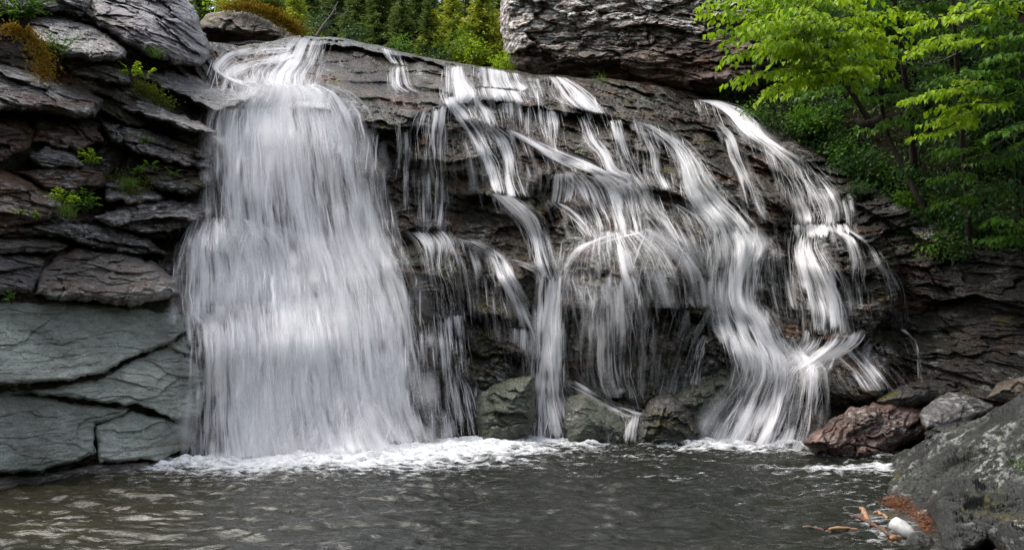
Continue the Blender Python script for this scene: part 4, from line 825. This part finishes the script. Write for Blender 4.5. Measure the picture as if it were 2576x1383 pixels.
def tree(name, label, cat, trunk, brs, mat, L=.10, twig=.45, tr=.07, group=None, bark=None, step=.13, canopy=()):
    """trunk: (X,Y,range) survey points; brs: list of survey polylines from trunk to tip"""
    tp = np.array([WP(*p) for p in trunk]); e = empty(name, tuple(tp[0]), label, cat, group)
    tps = catmull3(tp, 24); v, f = tube_arr(tps, np.linspace(tr, tr*.4, 24) + .006*RNG.normal(size=24), 8)
    mesh_obj('trunk', v, f, bark or M_bark, parent=e, smooth=True)
    tubes = []; lv = []
    for b in brs:
        bp = np.array([WP(*p) for p in b]); bp = catmull3(bp, 16); tubes.append(tube_arr(bp, np.linspace(tr*.3, .006, 16), 5))
        lv.append(spray(bp[2:], L, twig, step))
    v, f = join(tubes); mesh_obj('branches', v, f, bark or M_bark, parent=e, smooth=True)
    for cx, cy, cd_, r_, n_ in canopy:                                      # the rest of the crown, above the picture
        c = WP(cx, cy, cd_); q = unit(RNG.normal(size=(n_,3)))*(RNG.random((n_,1))**.4)*r_*np.array([1.,.9,.55]); lv.append(leaves(c+q, unit(q)*.6+RNG.normal(size=(n_,3))*.6+np.array([0,0,-.5]), np.array([0,0,1.])+RNG.normal(size=(n_,3))*.4, .22*RNG.uniform(.7,1.2,n_), .6))
    v, f = join(lv); mesh_obj('crown', v, f, mat, parent=e)
    return e
def catmull3(P, n):
    P = np.asarray(P, float); m = len(P); s = np.concatenate([[0], np.cumsum(np.linalg.norm(np.diff(P,axis=0),axis=1))]); s /= s[-1]
    t = np.linspace(0,1,n); i = np.clip(np.searchsorted(s,t,side='right')-1,0,m-2); u = ((t-s[i])/(s[i+1]-s[i]))[:,None]; tan = np.gradient(P, s, axis=0) if m > 2 else np.repeat(P[1:]-P[:1],2,0); h = (s[i+1]-s[i])[:,None]
    return (2*u**3-3*u**2+1)*P[i]+(u**3-2*u**2+u)*h*tan[i]+(-2*u**3+3*u**2)*P[i+1]+(u**3-u**2)*h*tan[i+1]
tree('birch_tree', 'leaning tree with bright yellow green layered sprays reaching left over the cliff', 'tree',
  [(2195,320,15.4),(2150,245,15.0),(2095,160,14.5),(2060,60,14.0),(2040,-80,13.6)],
  [[(2060,60,14),(1960,35,13.6),(1860,30,13.2),(1775,25,13)], [(2070,90,14.2),(1970,80,13.6),(1870,80,13.1),(1800,70,13)], [(2080,130,14.3),(1990,120,13.6),(1900,125,13),(1835,140,12.8)],
   [(2095,165,14.5),(2010,165,13.8),(1930,180,13.2),(1855,195,13)], [(2110,190,14.6),(2040,195,14),(1970,212,13.5),(1935,228,13.3)], [(2050,20,13.9),(1950,0,13.4),(1850,-5,13),(1780,0,12.9)],
   [(2050,0,13.8),(1960,-40,13.2),(1860,-40,12.8)], [(2060,60,14),(2140,40,13.4),(2230,30,13),(2300,30,12.8)], [(2080,120,14.3),(2170,105,13.5),(2250,90,13),(2300,70,12.8)],
   [(2100,170,14.5),(2180,150,13.6),(2250,148,13.2)], [(2095,165,14.4),(2050,120,13.2),(1990,100,12.6),(1930,105,12.2)], [(2070,90,14.2),(2030,60,13),(1960,50,12.3),(1890,60,12)],
   [(2110,185,14.6),(2140,170,13.5),(2160,168,12.8)], [(2050,10,13.8),(2110,-15,13),(2200,-10,12.6)], [(2060,60,14),(2040,40,12.6),(2000,15,11.9)], [(2100,175,14.5),(2080,180,13.6),(2020,195,13)], [(2070,90,14.2),(2120,85,13.2),(2190,80,12.8)]],
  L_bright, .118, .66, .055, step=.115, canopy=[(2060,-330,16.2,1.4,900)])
tree('hanging_tree', 'mossy dark trunk at the top right corner with drooping tiers of bright leaves', 'tree',
  [(2440,600,14.2),(2425,400,13.8),(2412,220,13.4),(2400,60,13),(2392,-90,12.7)],
  [[(2400,40,13),(2440,30,12.3),(2380,40,12),(2310,50,11.9)], [(2402,90,13.1),(2360,95,12.5),(2318,118,12.2),(2280,138,12)], [(2412,200,13.4),(2450,206,12.6),(2370,226,12.1),(2275,250,11.8)],
   [(2412,220,13.4),(2480,245,12.6),(2510,258,12.2),(2420,258,12),(2350,266,11.9)], [(2415,260,13.5),(2400,292,12.5),(2360,300,12.1),(2322,312,12)], [(2415,270,13.5),(2390,318,12.3),(2350,332,12),(2298,342,11.8)],
   [(2400,60,13),(2460,90,12.6),(2420,100,12.2),(2370,110,12)], [(2398,20,13),(2470,10,12.4),(2560,5,12)]],
  L_bright, .115, .40, .055, step=.11, canopy=[(2380,-330,14.5,1.6,1300),(2250,-300,16,1.5,1000)])
tree('hanging_tree', 'dark tree at the right edge with shaded green tiers hanging behind the bright ones', 'tree',
  [(2620,520,13.4),(2590,300,13.2),(2560,120,13),(2540,-90,12.8)],
  [[(2590,300,13.2),(2590,305,12.4),(2550,315,12),(2508,330,11.8)], [(2570,200,13.1),(2550,200,12.4),(2510,206,12.2),(2474,216,12)], [(2560,140,13),(2580,132,12.4),(2530,136,12.1),(2486,144,12)], [(2565,165,13),(2580,164,12.5),(2540,168,12.3),(2505,178,12.2)],
   [(2555,90,13),(2530,60,12.6),(2480,60,12.4),(2450,70,12.3)], [(2550,40,13),(2500,20,12.8),(2440,5,12.6)], [(2560,100,13),(2590,90,12.3),(2540,85,12)], [(2575,230,13.1),(2560,235,12.7),(2500,250,12.5)], [(2550,20,13),(2580,-10,12.3),(2520,-20,12)], [(2412,180,13.9),(2440,178,13.5),(2390,190,13.2),(2348,206,13)], [(2590,330,13.2),(2560,380,12.9),(2500,400,12.8)]],
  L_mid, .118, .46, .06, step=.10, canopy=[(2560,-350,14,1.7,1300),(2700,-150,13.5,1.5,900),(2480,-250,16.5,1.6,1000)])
tree('birch_tree', 'shaded mid green tree filling the space behind the leaning bright one', 'tree', [(2300,430,16.6),(2290,300,16.3),(2270,150,16),(2250,0,15.7),(2240,-120,15.5)],
  [[(2250,0,15.7),(2150,-10,15.3),(2050,10,15)], [(2265,100,15.9),(2150,90,15.4),(2040,100,15)], [(2270,150,16),(2180,150,15.5),(2080,160,15.2),(1990,170,15)], [(2280,200,16.1),(2190,205,15.6),(2100,215,15.3),(2030,230,15)],
   [(2285,240,16.2),(2220,240,15.7),(2150,250,15.3)], [(2250,20,15.7),(2320,10,15.2),(2400,20,14.9)], [(2265,90,15.9),(2340,80,15.3),(2420,90,15)], [(2275,170,16),(2350,165,15.5),(2430,175,15.1)], [(2285,230,16.2),(2350,230,15.7),(2420,240,15.3)],
   [(2270,130,16),(2220,120,15),(2160,125,14.4)], [(2250,-20,15.7),(2120,-40,15.2),(1980,-30,15)], [(2260,50,15.8),(2180,40,14.9),(2110,50,14.4)], [(2285,260,16.2),(2330,290,15.7),(2390,300,15.4)], [(2290,300,16.3),(2230,300,15.8),(2190,310,15.5)]],
  L_mid, .125, .6, .07)
for lab, tr_, br, mt in [
  ('young shrubby maple on the lower right bank with broad dark leaves', [(2500,640,14.3),(2480,560,14),(2470,480,13.7)], [[(2480,560,14),(2440,520,13.6),(2400,510,13.4)],[(2475,500,13.8),(2520,470,13.4),(2570,465,13.1)],[(2470,480,13.7),(2430,450,13.4),(2390,455,13.3)],[(2485,570,14),(2530,540,13.5),(2590,530,13.2)]], L_dark),
  ('young maple with mid green leaves at the right edge, lowest on the bank', [(2590,680,13.4),(2560,610,13.2),(2555,540,13)], [[(2560,610,13.2),(2520,590,12.9),(2480,600,12.8)],[(2558,570,13.1),(2590,545,12.8),(2640,540,12.6)],[(2555,540,13),(2520,550,12.7),(2490,545,12.6)],[(2560,600,13.2),(2600,580,12.7),(2640,590,12.5)]], L_mid),
  ('broad sapling in front of the mossy trunk, halfway down the bank', [(2440,560,13.9),(2430,470,13.6),(2425,380,13.3)], [[(2430,470,13.6),(2390,440,13.2),(2350,445,13)],[(2428,420,13.5),(2480,390,13.1),(2530,395,12.9)],[(2425,380,13.3),(2390,370,13),(2350,385,12.9)],[(2432,490,13.7),(2490,470,13.3),(2545,480,13.1)],[(2436,520,13.7),(2400,500,13.4),(2360,510,13.2)],[(2425,385,13.3),(2450,350,12.9),(2490,345,12.8)]], L_mid),
  ('sapling with drooping dark leaves above the lowest maple at the right edge', [(2570,560,13.3),(2562,480,13.1),(2556,400,12.9)], [[(2562,480,13.1),(2520,460,12.8),(2480,470,12.7)],[(2558,430,13),(2600,410,12.7),(2640,410,12.5)],[(2556,400,12.9),(2520,380,12.7),(2485,390,12.6)],[(2565,510,13.2),(2600,490,12.9),(2640,495,12.7)]], L_dark),
  ('small maple in the dark hollow between the two leaning trunks', [(2330,520,15.6),(2320,440,15.4),(2310,380,15.2)], [[(2320,440,15.4),(2280,420,15),(2250,425,14.8)],[(2315,400,15.3),(2360,380,14.9),(2400,390,14.7)],[(2310,380,15.2),(2350,350,14.9),(2390,350,14.6)],[(2325,470,15.5),(2370,460,15),(2400,470,14.8)]], L_dark)]:
    tree('sapling', lab, 'sapling', tr_, br, mt, .12, .42, .022, 'saplings on the right bank', step=.14)
e = None
tp = catmull3(np.array([WP(*p) for p in [(2330,540,15.4),(2270,420,15.8),(2230,330,16),(2215,250,16),(2200,100,16)]]), 20)
o = mesh_obj('dead_trunk', *tube_arr(tp, np.linspace(.055,.03,20), 8), M_bark, smooth=True); tag(o, 'bare dark trunk leaning in the hollow behind the bright sprays', 'tree trunk')
lg = catmull3(np.array([WP(*p) for p in [(2150,300,15.0),(2175,312,14.9),(2200,305,14.9),(2215,290,15.0)]]), 12)
o = mesh_obj('root_stump', *tube_arr(lg, np.array([.02,.04,.06,.07,.06,.075,.06,.055,.07,.05,.04,.02]), 9), M_bark, smooth=True); tag(o, 'gnarled root stump at the foot of the leaning tree', 'stump')

def shrub(label, X, Y, d, r, n, L, mat, group=None, name='shrub', cat='shrub', flat=.75):
    c = WP(X, Y, d); P = RNG.normal(size=(n,3)); P = unit(P)*(RNG.random((n,1))**.45)*r; P[:,2] = P[:,2]*flat; P *= 1+.3*RNG.normal(size=(n,1))
    D = unit(P)*.8+np.array([0,-.25,-.15])+RNG.normal(size=(n,3))*.45; N = np.array([0,-.2,1.])+RNG.normal(size=(n,3))*.4
    b = c-np.array([0,0,r*flat]); e = empty(name, tuple(b), label, cat, group)
    v, f = leaves(c+P, D, N, L*RNG.uniform(.6,1.2,n), .6); mesh_obj('foliage', v, f, mat, parent=e)
    st = [tube_arr(np.stack([b, b+(c+q-b)*.5+RNG.normal(size=3)*.03, c+q*.8]), [.012,.009,.004], 4) for q in P[:5]]
    v, f = join(st); mesh_obj('stems', v, f, M_bark, parent=e)
    return e
def strip(n, pts, sd=0):
    P = np.array(pts, float); t = np.sort(RNG.random(n)); s = np.linspace(0,1,len(P)); return np.stack([np.interp(t,s,P[:,k]) for k in range(3)],-1)
for X, Y, w_ in strip(46, [(1850,150,30),(1900,220,40),(2000,270,45),(2090,340,50),(2180,420,50),(2280,480,55),(2360,560,50),(2420,600,40)]):
    X += RNG.normal()*w_*.9; Y += RNG.normal()*w_*.55; d = float(BK(X,Y))-RNG.uniform(.1,.7); r = RNG.uniform(.22,.45)
    shrub('small leafy shrub in the dark green thicket above the far right stream', X, Y, d, r, int(900*r), RNG.uniform(.055,.095), L_dark if RNG.random() < .6 else L_mid, 'shrubs of the thicket on the right bank')
for X, Y, w_ in strip(16, [(2250,560,20),(2330,620,25),(2450,560,50),(2560,620,40)]):
    X += RNG.normal()*w_*.8; Y += RNG.normal()*w_*.5; d = float(BK(X,Y))-RNG.uniform(.05,.3); r = RNG.uniform(.2,.35)
    shrub('small leafy shrub in the dark green thicket above the far right stream', X, Y, d, r, int(700*r), RNG.uniform(.06,.10), L_dark, 'shrubs of the thicket on the right bank')
for X, Y, w_ in strip(52, [(1900,40,60),(2050,60,60),(2200,80,80),(2350,150,80),(2540,200,60),(2560,300,40),(2480,380,50)]):
    X += RNG.normal()*w_; Y += RNG.normal()*w_*.9; d = float(BK(X,Y))-RNG.uniform(.2,1.0); r = RNG.uniform(.35,.6)
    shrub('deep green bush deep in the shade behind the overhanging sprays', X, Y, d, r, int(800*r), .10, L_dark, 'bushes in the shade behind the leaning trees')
# ground cover on the bank
n = 30000; X = RNG.uniform(1800,2640,n); Y = RNG.uniform(-20,680,n); ok = (Y < TOPY(X)+12) & (fbm(X/70,Y/70,3,5) > -.28 - .3*(Y > TOPY(X)-110)); X = X[ok]; Y = Y[ok]
P = WP(X, Y, BK(X,Y)-RNG.uniform(.02,.35,len(X))); v, f = leaves(P, RNG.normal(size=P.shape)+np.array([0,-.8,-.1]), np.array([0,-.4,1.])+RNG.normal(size=P.shape)*.4, RNG.uniform(.04,.09,len(X)), .6)
o = mesh_obj('ground_cover', v, f, L_dark, base=False); tag(o, 'low leaves carpeting the shaded right bank', kind='stuff')

# grass tufts and small leafy plants on the rocks
def tuft(label, X, Y, d, h, n, mat=None, name='grass_tuft', cat='grass tuft', group='grass tufts growing from the rocks'):
    c = WP(X,Y,d); P = c+RNG.normal(size=(n,3))*np.array([h*.18,h*.18,h*.03]); D = np.array([0,-.1,1.])+RNG.normal(size=(n,3))*np.array([.45,.45,.12])
    v, f = blades(P, D, h*RNG.uniform(.5,1.1,n), .006+0*P[:,0], .45); o = mesh_obj(name, v, f, mat or L_grass, loc=c); return tag(o, label, cat, group)
def sprig(label, X, Y, d, h, n, mat=None, name='leafy_plant', L=.05, cat='plant', group='small leafy plants rooted in cracks of the left bank'):
    c = WP(X,Y,d); e = empty(name, tuple(c), label, cat, group); st = []; lv = []
    for k in range(n):
        a = RNG.uniform(0, 6.28); tip = c+np.array([math.cos(a)*h*.7, -abs(math.sin(a))*h*.45, h*RNG.uniform(.25,1)]); mid = (c+tip)/2+np.array([0,0,h*.25])
        q = catmull3(np.stack([c,mid,tip]), 8); st.append(tube_arr(q, [.004]*8, 3))
        t = np.linspace(.35,1,7); pp = np.stack([np.interp(t, np.linspace(0,1,8), q[:,k2]) for k2 in range(3)],-1); pp = np.repeat(pp,2,0); m = len(pp)
        dd = unit(q[-1]-q[2]); sv = unit(np.cross(dd,[0,0,1.])); sg = np.tile([1,-1],m//2)[:,None]
        lv.append(leaves(pp, dd*.6+sg*sv*.9+np.array([0,0,-.15])+RNG.normal(size=(m,3))*.2, np.array([0,-.3,1.])+RNG.normal(size=(m,3))*.2, L*RNG.uniform(.7,1.2,m), .5))
    v, f = join(st); mesh_obj('stems', v, f, M_bark, parent=e); v, f = join(lv); mesh_obj('foliage', v, f, mat or L_mid, parent=e); return e
def FD(X, Y, k=.1): return float(face_depth(np.array([[X*1.0]]), np.array([[Y*1.0]]))[0,0])-k
sprig('bright yellow green fern above the rust and grey slab', 236, 424, 12.0, .26, 9, L_bright, 'fern', .055, 'fern')
sprig('fern with lime fronds beside tall grass under the rust and grey slab', 160, 525, 11.2, .28, 8, L_bright, 'fern', .055, 'fern')
sprig('bushy green plant hanging over the edge right of the lime fern', 212, 545, 11.6, .34, 16, L_mid, L=.06)
sprig('sprig of pale green leaves under the beaked boulder', 150, 165, 12.4, .42, 14, L_mid, L=.06)
sprig('tiny plant with bright leaves at the lower edge of the rusty boulder', 102, 558, 11.0, .12, 5, L_bright, L=.04)
sprig('tiny bright plant hanging left of the lime fern, over the dark crack', 50, 548, 10.8, .12, 5, L_bright, L=.04)
sprig('small upright plant in a crack between the narrow wet slab and the fall', 379, 372, 12.9, .22, 6, L_mid, L=.05)
sprig('small plant with round leaves on the dark wall beside the main fall', 440, 455, 13.0, .18, 6, L_mid, L=.04)
sprig('little pale plant on the dark ledge below the upright plant', 378, 430, 12.7, .14, 5, L_mid, L=.05)
sprig('little plant with two bright leaves, between moss and dark wall', 350, 445, 12.5, .14, 5, L_mid, L=.05)
sprig('low plant at the foot of the blocky left ledge', 30, 765, 10.3, .16, 6, L_mid, L=.035)
sprig('yellow green plant at the end of the long wet slab', 330, 200, 13.0, .26, 8, L_bright, L=.05)
sprig('yellow plant by the moss on the narrow wet slab', 365, 205, 13.2, .22, 7, L_bright, L=.05)
tuft('thick grass tuft on the purple boulder', 393, 145, 13.6, .26, 90)
tuft('grass tuft around the lime fern', 170, 545, 11.15, .26, 120)
tuft('mossy grass patch on the dark wall left of the main fall', 325, 470, 12.3, .22, 120)
tuft('few grass blades on a ledge of the middle of the rock face', 1461, 385, float(DW(1461,385))-.05, .2, 22)
tuft('grass tuft on the slab right of the skyline cascades', 1515, 205, 18.5, .28, 26)
for X, Y, h, n, lb in [(2440,1150,.16,18,'pale green grass tuft in the middle of the broad sloping rock'),(2575,1180,.2,30,'grass tuft at the right edge of the broad sloping rock'),(2400,1168,.1,10,'few short grass blades left of the pale tuft'),(2520,1100,.12,8,'single thin grass stalks high on the broad sloping rock'),(2265,1270,.1,8,'tiny grass by the rust coloured litter')]:
    tuft(lb, X, Y, float(DF(X,Y))-.1, h, n)
e = sprig('shrub with dark twigs and light green leaves in the top left corner', 60, 75, 12.0, .55, 34, L_mid, 'shrub', .07, 'shrub', None)
# moss on the rocks
def moss(label, pts, d, n, mat, spread=.05, L=.05, parent=None, name='moss_patch', group='moss on the left bank rocks'):
    q = strip(n, [(*p, 0) for p in pts]); X = q[:,0]+RNG.normal(size=n)*spread*180; Y = q[:,1]+RNG.normal(size=n)*spread*110
    dd = d(X,Y) if callable(d) else np.full(n, d); P = WP(X,Y,dd-.02-.08*RNG.random(n)); v, f = blades(P, np.array([0,-.7,.6])+RNG.normal(size=(n,3))*.5, L*RNG.uniform(.5,1.2,n), .014, .5)
    o = mesh_obj(name, v, f, mat, parent=parent)
    if parent is None: tag(o, label, 'moss', group, 'stuff')
    return o
moss('golden brown moss hanging below the shrub in the top left corner', [(20,75),(60,80),(100,120),(110,165),(115,205)], 12.15, 1500, L_moss, .09, .06)
moss('green moss cushions on the narrow wet slab', [(345,215),(380,235),(420,262)], 13.1, 900, L_mossg, .07, .05)
moss('green moss film on the dark wall left of the main fall', [(290,440),(330,480),(380,450)], lambda X,Y: D0(X,Y)-.25, 700, L_mossg, .1, .05)
moss('', [(560,18),(640,24),(690,40),(720,62),(752,84)], 19.4, 2600, L_moss, .07, .13, mb, 'moss_cushion')
moss('', [(600,10),(670,15),(700,25)], 19.6, 1600, L_mossg, .07, .14, mb, 'moss_cushion')

# firs above the falls
def fir_mesh(h, R, n_wh, seed, width=.035, nl=.13):
    r = np.random.default_rng(seed); P=[];D=[]; tubes=[]
    for k in range(n_wh):
        t = (k+.5)/n_wh; z = h*(.10+.88*t); rad = R*(1-t)**.85+.05
        nb = 9 if t < .7 else 6
        for b in range(nb):
            a = r.uniform(0,6.283); rr = rad*r.uniform(.65,1.12); m = max(4, int(rr/.055)); s = np.linspace(.08,1,m)
            q = np.stack([np.cos(a)*rr*s, np.sin(a)*rr*s, z+.22*rr*s-.50*rr*s**2+.18*rr*s**4 + r.normal()*.02], -1)
            if rr > .3: tubes.append(tube_arr(q[[0,m//2,m-1]], [.012,.008,.003], 3))
            side = np.array([-np.sin(a),np.cos(a),0]); out = np.array([np.cos(a),np.sin(a),0])
            for sg in (-1,1,0,2):
                jit = r.normal(size=(m,3))*.03
                P.append(q+jit); dv = out*(.9 if sg in (0,2) else .55)+side*(sg if sg in (-1,1) else r.normal()*.3)*.85+np.array([0,0,.25 if sg==0 else -.25]); D.append(np.tile(dv,(m,1))+r.normal(size=(m,3))*.3)
    P = np.concatenate(P); D = np.concatenate(D); n = len(P); v, f = blades(P, D, nl*r.uniform(.6,1.2,n), width, .15)
    tb = tube_arr(np.array([[0,0,-.3],[.01,0,h*.5],[0,0,h*.98]]), [.028*h*.6+.02, .03*h*.35+.012, .006], 7)
    return (v, f), join(tubes), tb
FIRS = {}
def fir(kind, label, X, d, scale, name='fir_tree', group='firs and spruces above the falls', z=None, rot=None):
    x = (X-CX)*d/F; zz = floor_z(x, d)-.1 if z is None else z
    if kind not in FIRS:
        h, R, wh, sd, mat = {'young': (2.6,.75,26,1,L_firy), 'dark': (5.5,1.45,40,2,L_fir), 'bushy': (2.4,1.0,26,3,L_firy), 'tall': (9.0,2.0,46,4,L_fir), 'slim': (4.0,.85,34,5,L_fir)}[kind]
        c, b, t = fir_mesh(h, R, wh, sd, .05 if h > 5 else .034, .17 if h > 5 else .12)
        e = empty(name, (0,0,0)); mesh_obj('crown', *c, mat, parent=e); mesh_obj('branches', *b, M_bark, parent=e); mesh_obj('trunk', *t, M_bark, parent=e, smooth=True)
        FIRS[kind] = e
    else: e = copy_tree(FIRS[kind])
    e.location = (x, d, zz); e.scale = (scale,)*3; e.rotation_euler = (0,0, RNG.uniform(0,6.28) if rot is None else rot)
    return tag(e, label, 'fir tree', group)
FL = 'dark fir in the dense row behind the young yellow green firs'
fir('young', 'bright yellow green young fir whose tip shows beside the lichen cliff', 1214, 23.5, 1.36)
fir('young', 'slightly smaller yellow green young fir left of the brightest one', 1140, 24.5, 1.32)
fir('young', 'short yellow green fir at the skyline, left of the two young firs', 1090, 23.6, 1.0)
fir('bushy', 'round yellow green conifer between the tallest young fir and the lichen cliff', 1256, 25.0, 1.25)
fir('bushy', 'bushy light green young conifer above the mossy boulder', 742, 24, 1.25)
fir('slim', 'slim dark green fir between the bare leaning branch and the young firs', 1010, 24.5, .85)
fir('slim', 'slim dark fir standing close behind the skyline ledge, left of the young firs', 1075, 23.5, .70)
for X, d, s in [(960,27,.8),(1055,28,.9),(1130,29,.85),(900,28,.8),(850,30,.9),(780,30,.85),(1230,29,.75),(690,30,.8),(620,29,.8),(560,30,.8),(1180,33,1),(1000,33,1),(910,34,1),(1080,35,1.1),(720,35,1),(640,35,1),(820,36,1.1),(500,33,.9),(1260,34,1)]:
    fir('dark', FL, X, d, s)
for X, d in [(930,31),(1040,38),(860,40),(1140,39),(1225,40),(760,40),(980,44),(1090,46),(680,42),(600,42),(1280,38),(1200,47),(880,47),(800,46),(520,40),(1350,44)]:
    fir('tall', 'tall dark spruce far back in the forest above the falls', X, d, RNG.uniform(.8,1.1))
L20 = 'small'
for lb, X, Y, d, r, n, m in [('round light green bush at the foot of the lichen cliff', 1266, 158, 21.0, .36, 420, L_bright), ('low green leafy bush behind the skyline, under the slim fir', 1010, 118, 22.0, .32, 300, L_mid), ('leafy bush between the two young firs', 1165, 110, 23.0, .55, 520, L_mid), ('yellowish bush under the brightest young fir', 1195, 130, 22.6, .4, 380, L_bright), ('low bush at the skyline left of the young firs', 1105, 140, 22.5, .35, 300, L_dark), ('green scrub above the moss of the far boulder', 640, 5, 21.5, .5, 520, L_mid), ('yellow green scrub at the left end of the far boulder', 560, 8, 21.5, .45, 420, L_bright), ('shaded scrub left of the bare leaning branch', 800, 60, 22.5, .5, 420, L_dark), ('shaded low scrub along the skyline right of the bare branch', 890, 80, 22.5, .4, 380, L_dark)]:
    shrub(lb, X, Y, d, r, n, .075, m, 'bushes above the falls', 'bush', 'bush')
for lb, X, Y, r in [('small yellow green plant on the ledge of the lichen cliff, upper one', 1712, 75, .16), ('small yellow green plant low on the right part of the lichen cliff', 1722, 98, .14)]:
    shrub(lb, X, Y, 19.6, r, 60, .06, L_bright, 'plants on the lichen cliff', 'leafy_plant', 'plant')
# bare branch and snags
def snag(label, pts, r0, twigs, name='bare_branch', cat='branch', mat=None):
    p = catmull3(np.array([WP(*q) for q in pts]), 20); e = empty(name, tuple(p[0]), label, cat); mesh_obj('limb', *tube_arr(p, np.linspace(r0, r0*.3, 20), 6), mat or M_pale, parent=e, smooth=True); tb = []
    for k in range(twigs):
        i = RNG.integers(3, 19); a = p[i]; b = a+RNG.normal(size=3)*np.array([.35,.2,.25])+np.array([0,0,-.05]); m = (a+b)/2+RNG.normal(size=3)*.05; tb.append(tube_arr(np.stack([a,m,b]), [r0*.3,r0*.2,.003], 4))
    if tb: v, f = join(tb); mesh_obj('twigs', v, f, mat or M_pale, parent=e)
    return e
snag('pale leafless branch leaning over the skyline beside the main fall', [(795,92,21.5),(815,62,21.6),(835,35,21.7),(850,5,21.8)], .035, 16)
snag('thin bare branch crossing the bright leaves', [(2090,45,12.6),(2030,62,12.5),(1990,70,12.4)], .014, 5)
snag('dry bare twigs in the dark gap under the bright sprays', [(2420,130,13.2),(2340,160,13),(2270,158,12.9)], .012, 8)
snag('pale dead twig low at the right edge', [(2576,330,12.2),(2540,345,12.1),(2495,366,12)], .012, 5)
# drift wood, litter, container
def stick(label, a, b, da, db, r, mat, name='driftwood_stick'):
    A = WP(*a, da); B = WP(*b, db); t = np.linspace(0,1,14)[:,None]; P = A+(B-A)*t; P[:,2] += .012*np.sin(t[:,0]*5); P += RNG.normal(size=P.shape)*.004
    o = mesh_obj(name, *tube_arr(P, r*(1+.15*RNG.normal(size=14)), 7), mat, smooth=True); return tag(o, label, 'stick', 'sticks washed onto the shore')
M_wood = flat_mat('wet brown wood', (.05,.025,.015), (.15,.08,.045), 20, .5, .5); M_wood2 = flat_mat('peeled orange wood', (.20,.10,.045), (.42,.24,.12), 20, .6, .4)
def wline(Y): return wl(Y+4)
stick('dark brown stick pointing up from the water to the white container', (2152,1298), (2256,1348), 8.3, 7.45, .020, M_wood)
stick('short peeled orange stick standing beside the brown stick', (2166,1276), (2186,1312), 8.4, 8.0, .020, M_wood2)
stick('thin peeled stick floating left of the shore', (2085,1332), (2190,1330), 7.9, 7.95, .014, M_wood2)
stick('dark floating twig left of the peeled floating stick', (2020,1326), (2090,1334), 8.0, 7.9, .014, M_wood)
stick('peeled stub of wood in the rust coloured litter', (2240,1356), (2264,1350), 7.3, 7.4, .022, M_wood2)
stick('small orange twig lying across the litter', (2200,1288), (2236,1300), 8.4, 8.2, .014, M_wood2)
o = rock('shore_bank', 'dark wet bank between the sloping rock and the boulders', '', [(2160,1290),(2220,1270),(2330,1260),(2420,1300),(2420,1420),(2250,1420),(2230,1350)], M_fore, D=DFl(.06), H=.15, R=.5, th=-20, seed=60, rel=SM, thick=.8, kind='structure')
if 'category' in o: del o['category']
n = 1500; c1 = strip(n//2, [(2225,1258,0),(2250,1262,0),(2275,1262,0)]); c2 = strip(n-n//2, [(2270,1275,0),(2300,1290,0),(2330,1310,0),(2335,1335,0)]); q = np.concatenate([c1,c2]); X = q[:,0]+RNG.normal(size=n)*12; Y = q[:,1]+RNG.normal(size=n)*9
L_lit = leaf_mat('rust brown needle litter', (.07,.03,.014), (.26,.10,.045), .1, .8, 7)
v, f = blades(WP(X,Y,DF(X,Y)-.24-.05*RNG.random(n)), RNG.normal(size=(n,3))*np.array([1,1,.35]), RNG.uniform(.018,.055,n), .006, .1)
o = mesh_obj('needle_litter', v, f, L_lit); tag(o, 'rust coloured needle litter washed onto the bottom right shore', kind='stuff')
def jug():
    c = WP(2272,1330,7.55); ax = unit(np.array([.55,-.45,-.42])); up = unit(np.cross(np.cross(ax,[0,0,1.]),ax)); sd = np.cross(ax, up)
    prof = [(-.11,.0),(-.112,.04),(-.10,.068),(-.04,.078),(.03,.074),(.065,.06),(.09,.042),(.112,.036),(.117,.036)]
    n = 20; an = np.arange(n)*2*math.pi/n
    V = np.concatenate([c+ax*a+r*(np.cos(an)[:,None]*sd*1.05+np.sin(an)[:,None]*up*.8) for a, r in prof]); i = np.arange(len(prof)-1)[:,None]*n; k = np.arange(n)[None,:]; k2 = (k+1)%n
    e = empty('plastic_container', tuple(c), 'white plastic container lying in the rust coloured litter', 'container')
    m = flat_mat('white plastic', (.34,.33,.29), (.70,.70,.68), 9, .4, .05)
    mesh_obj('body', V, np.stack([i+k,i+k2,i+n+k2,i+n+k],-1).reshape(-1,4), m, parent=e, smooth=True)
    Vm = np.concatenate([c+ax*a+r*(np.cos(an)[:,None]*sd*1.05+np.sin(an)[:,None]*up*.8) for a, r in [(.1165,.034),(.08,.028),(.07,.0)]]); i = np.arange(2)[:,None]*n
    mesh_obj('mouth', Vm, np.stack([i+k,i+n+k,i+n+k2,i+k2],-1).reshape(-1,4), flat_mat('dark inside of container', (.02,.025,.025), (.04,.05,.05), 4, .6, .1), parent=e)
jug()
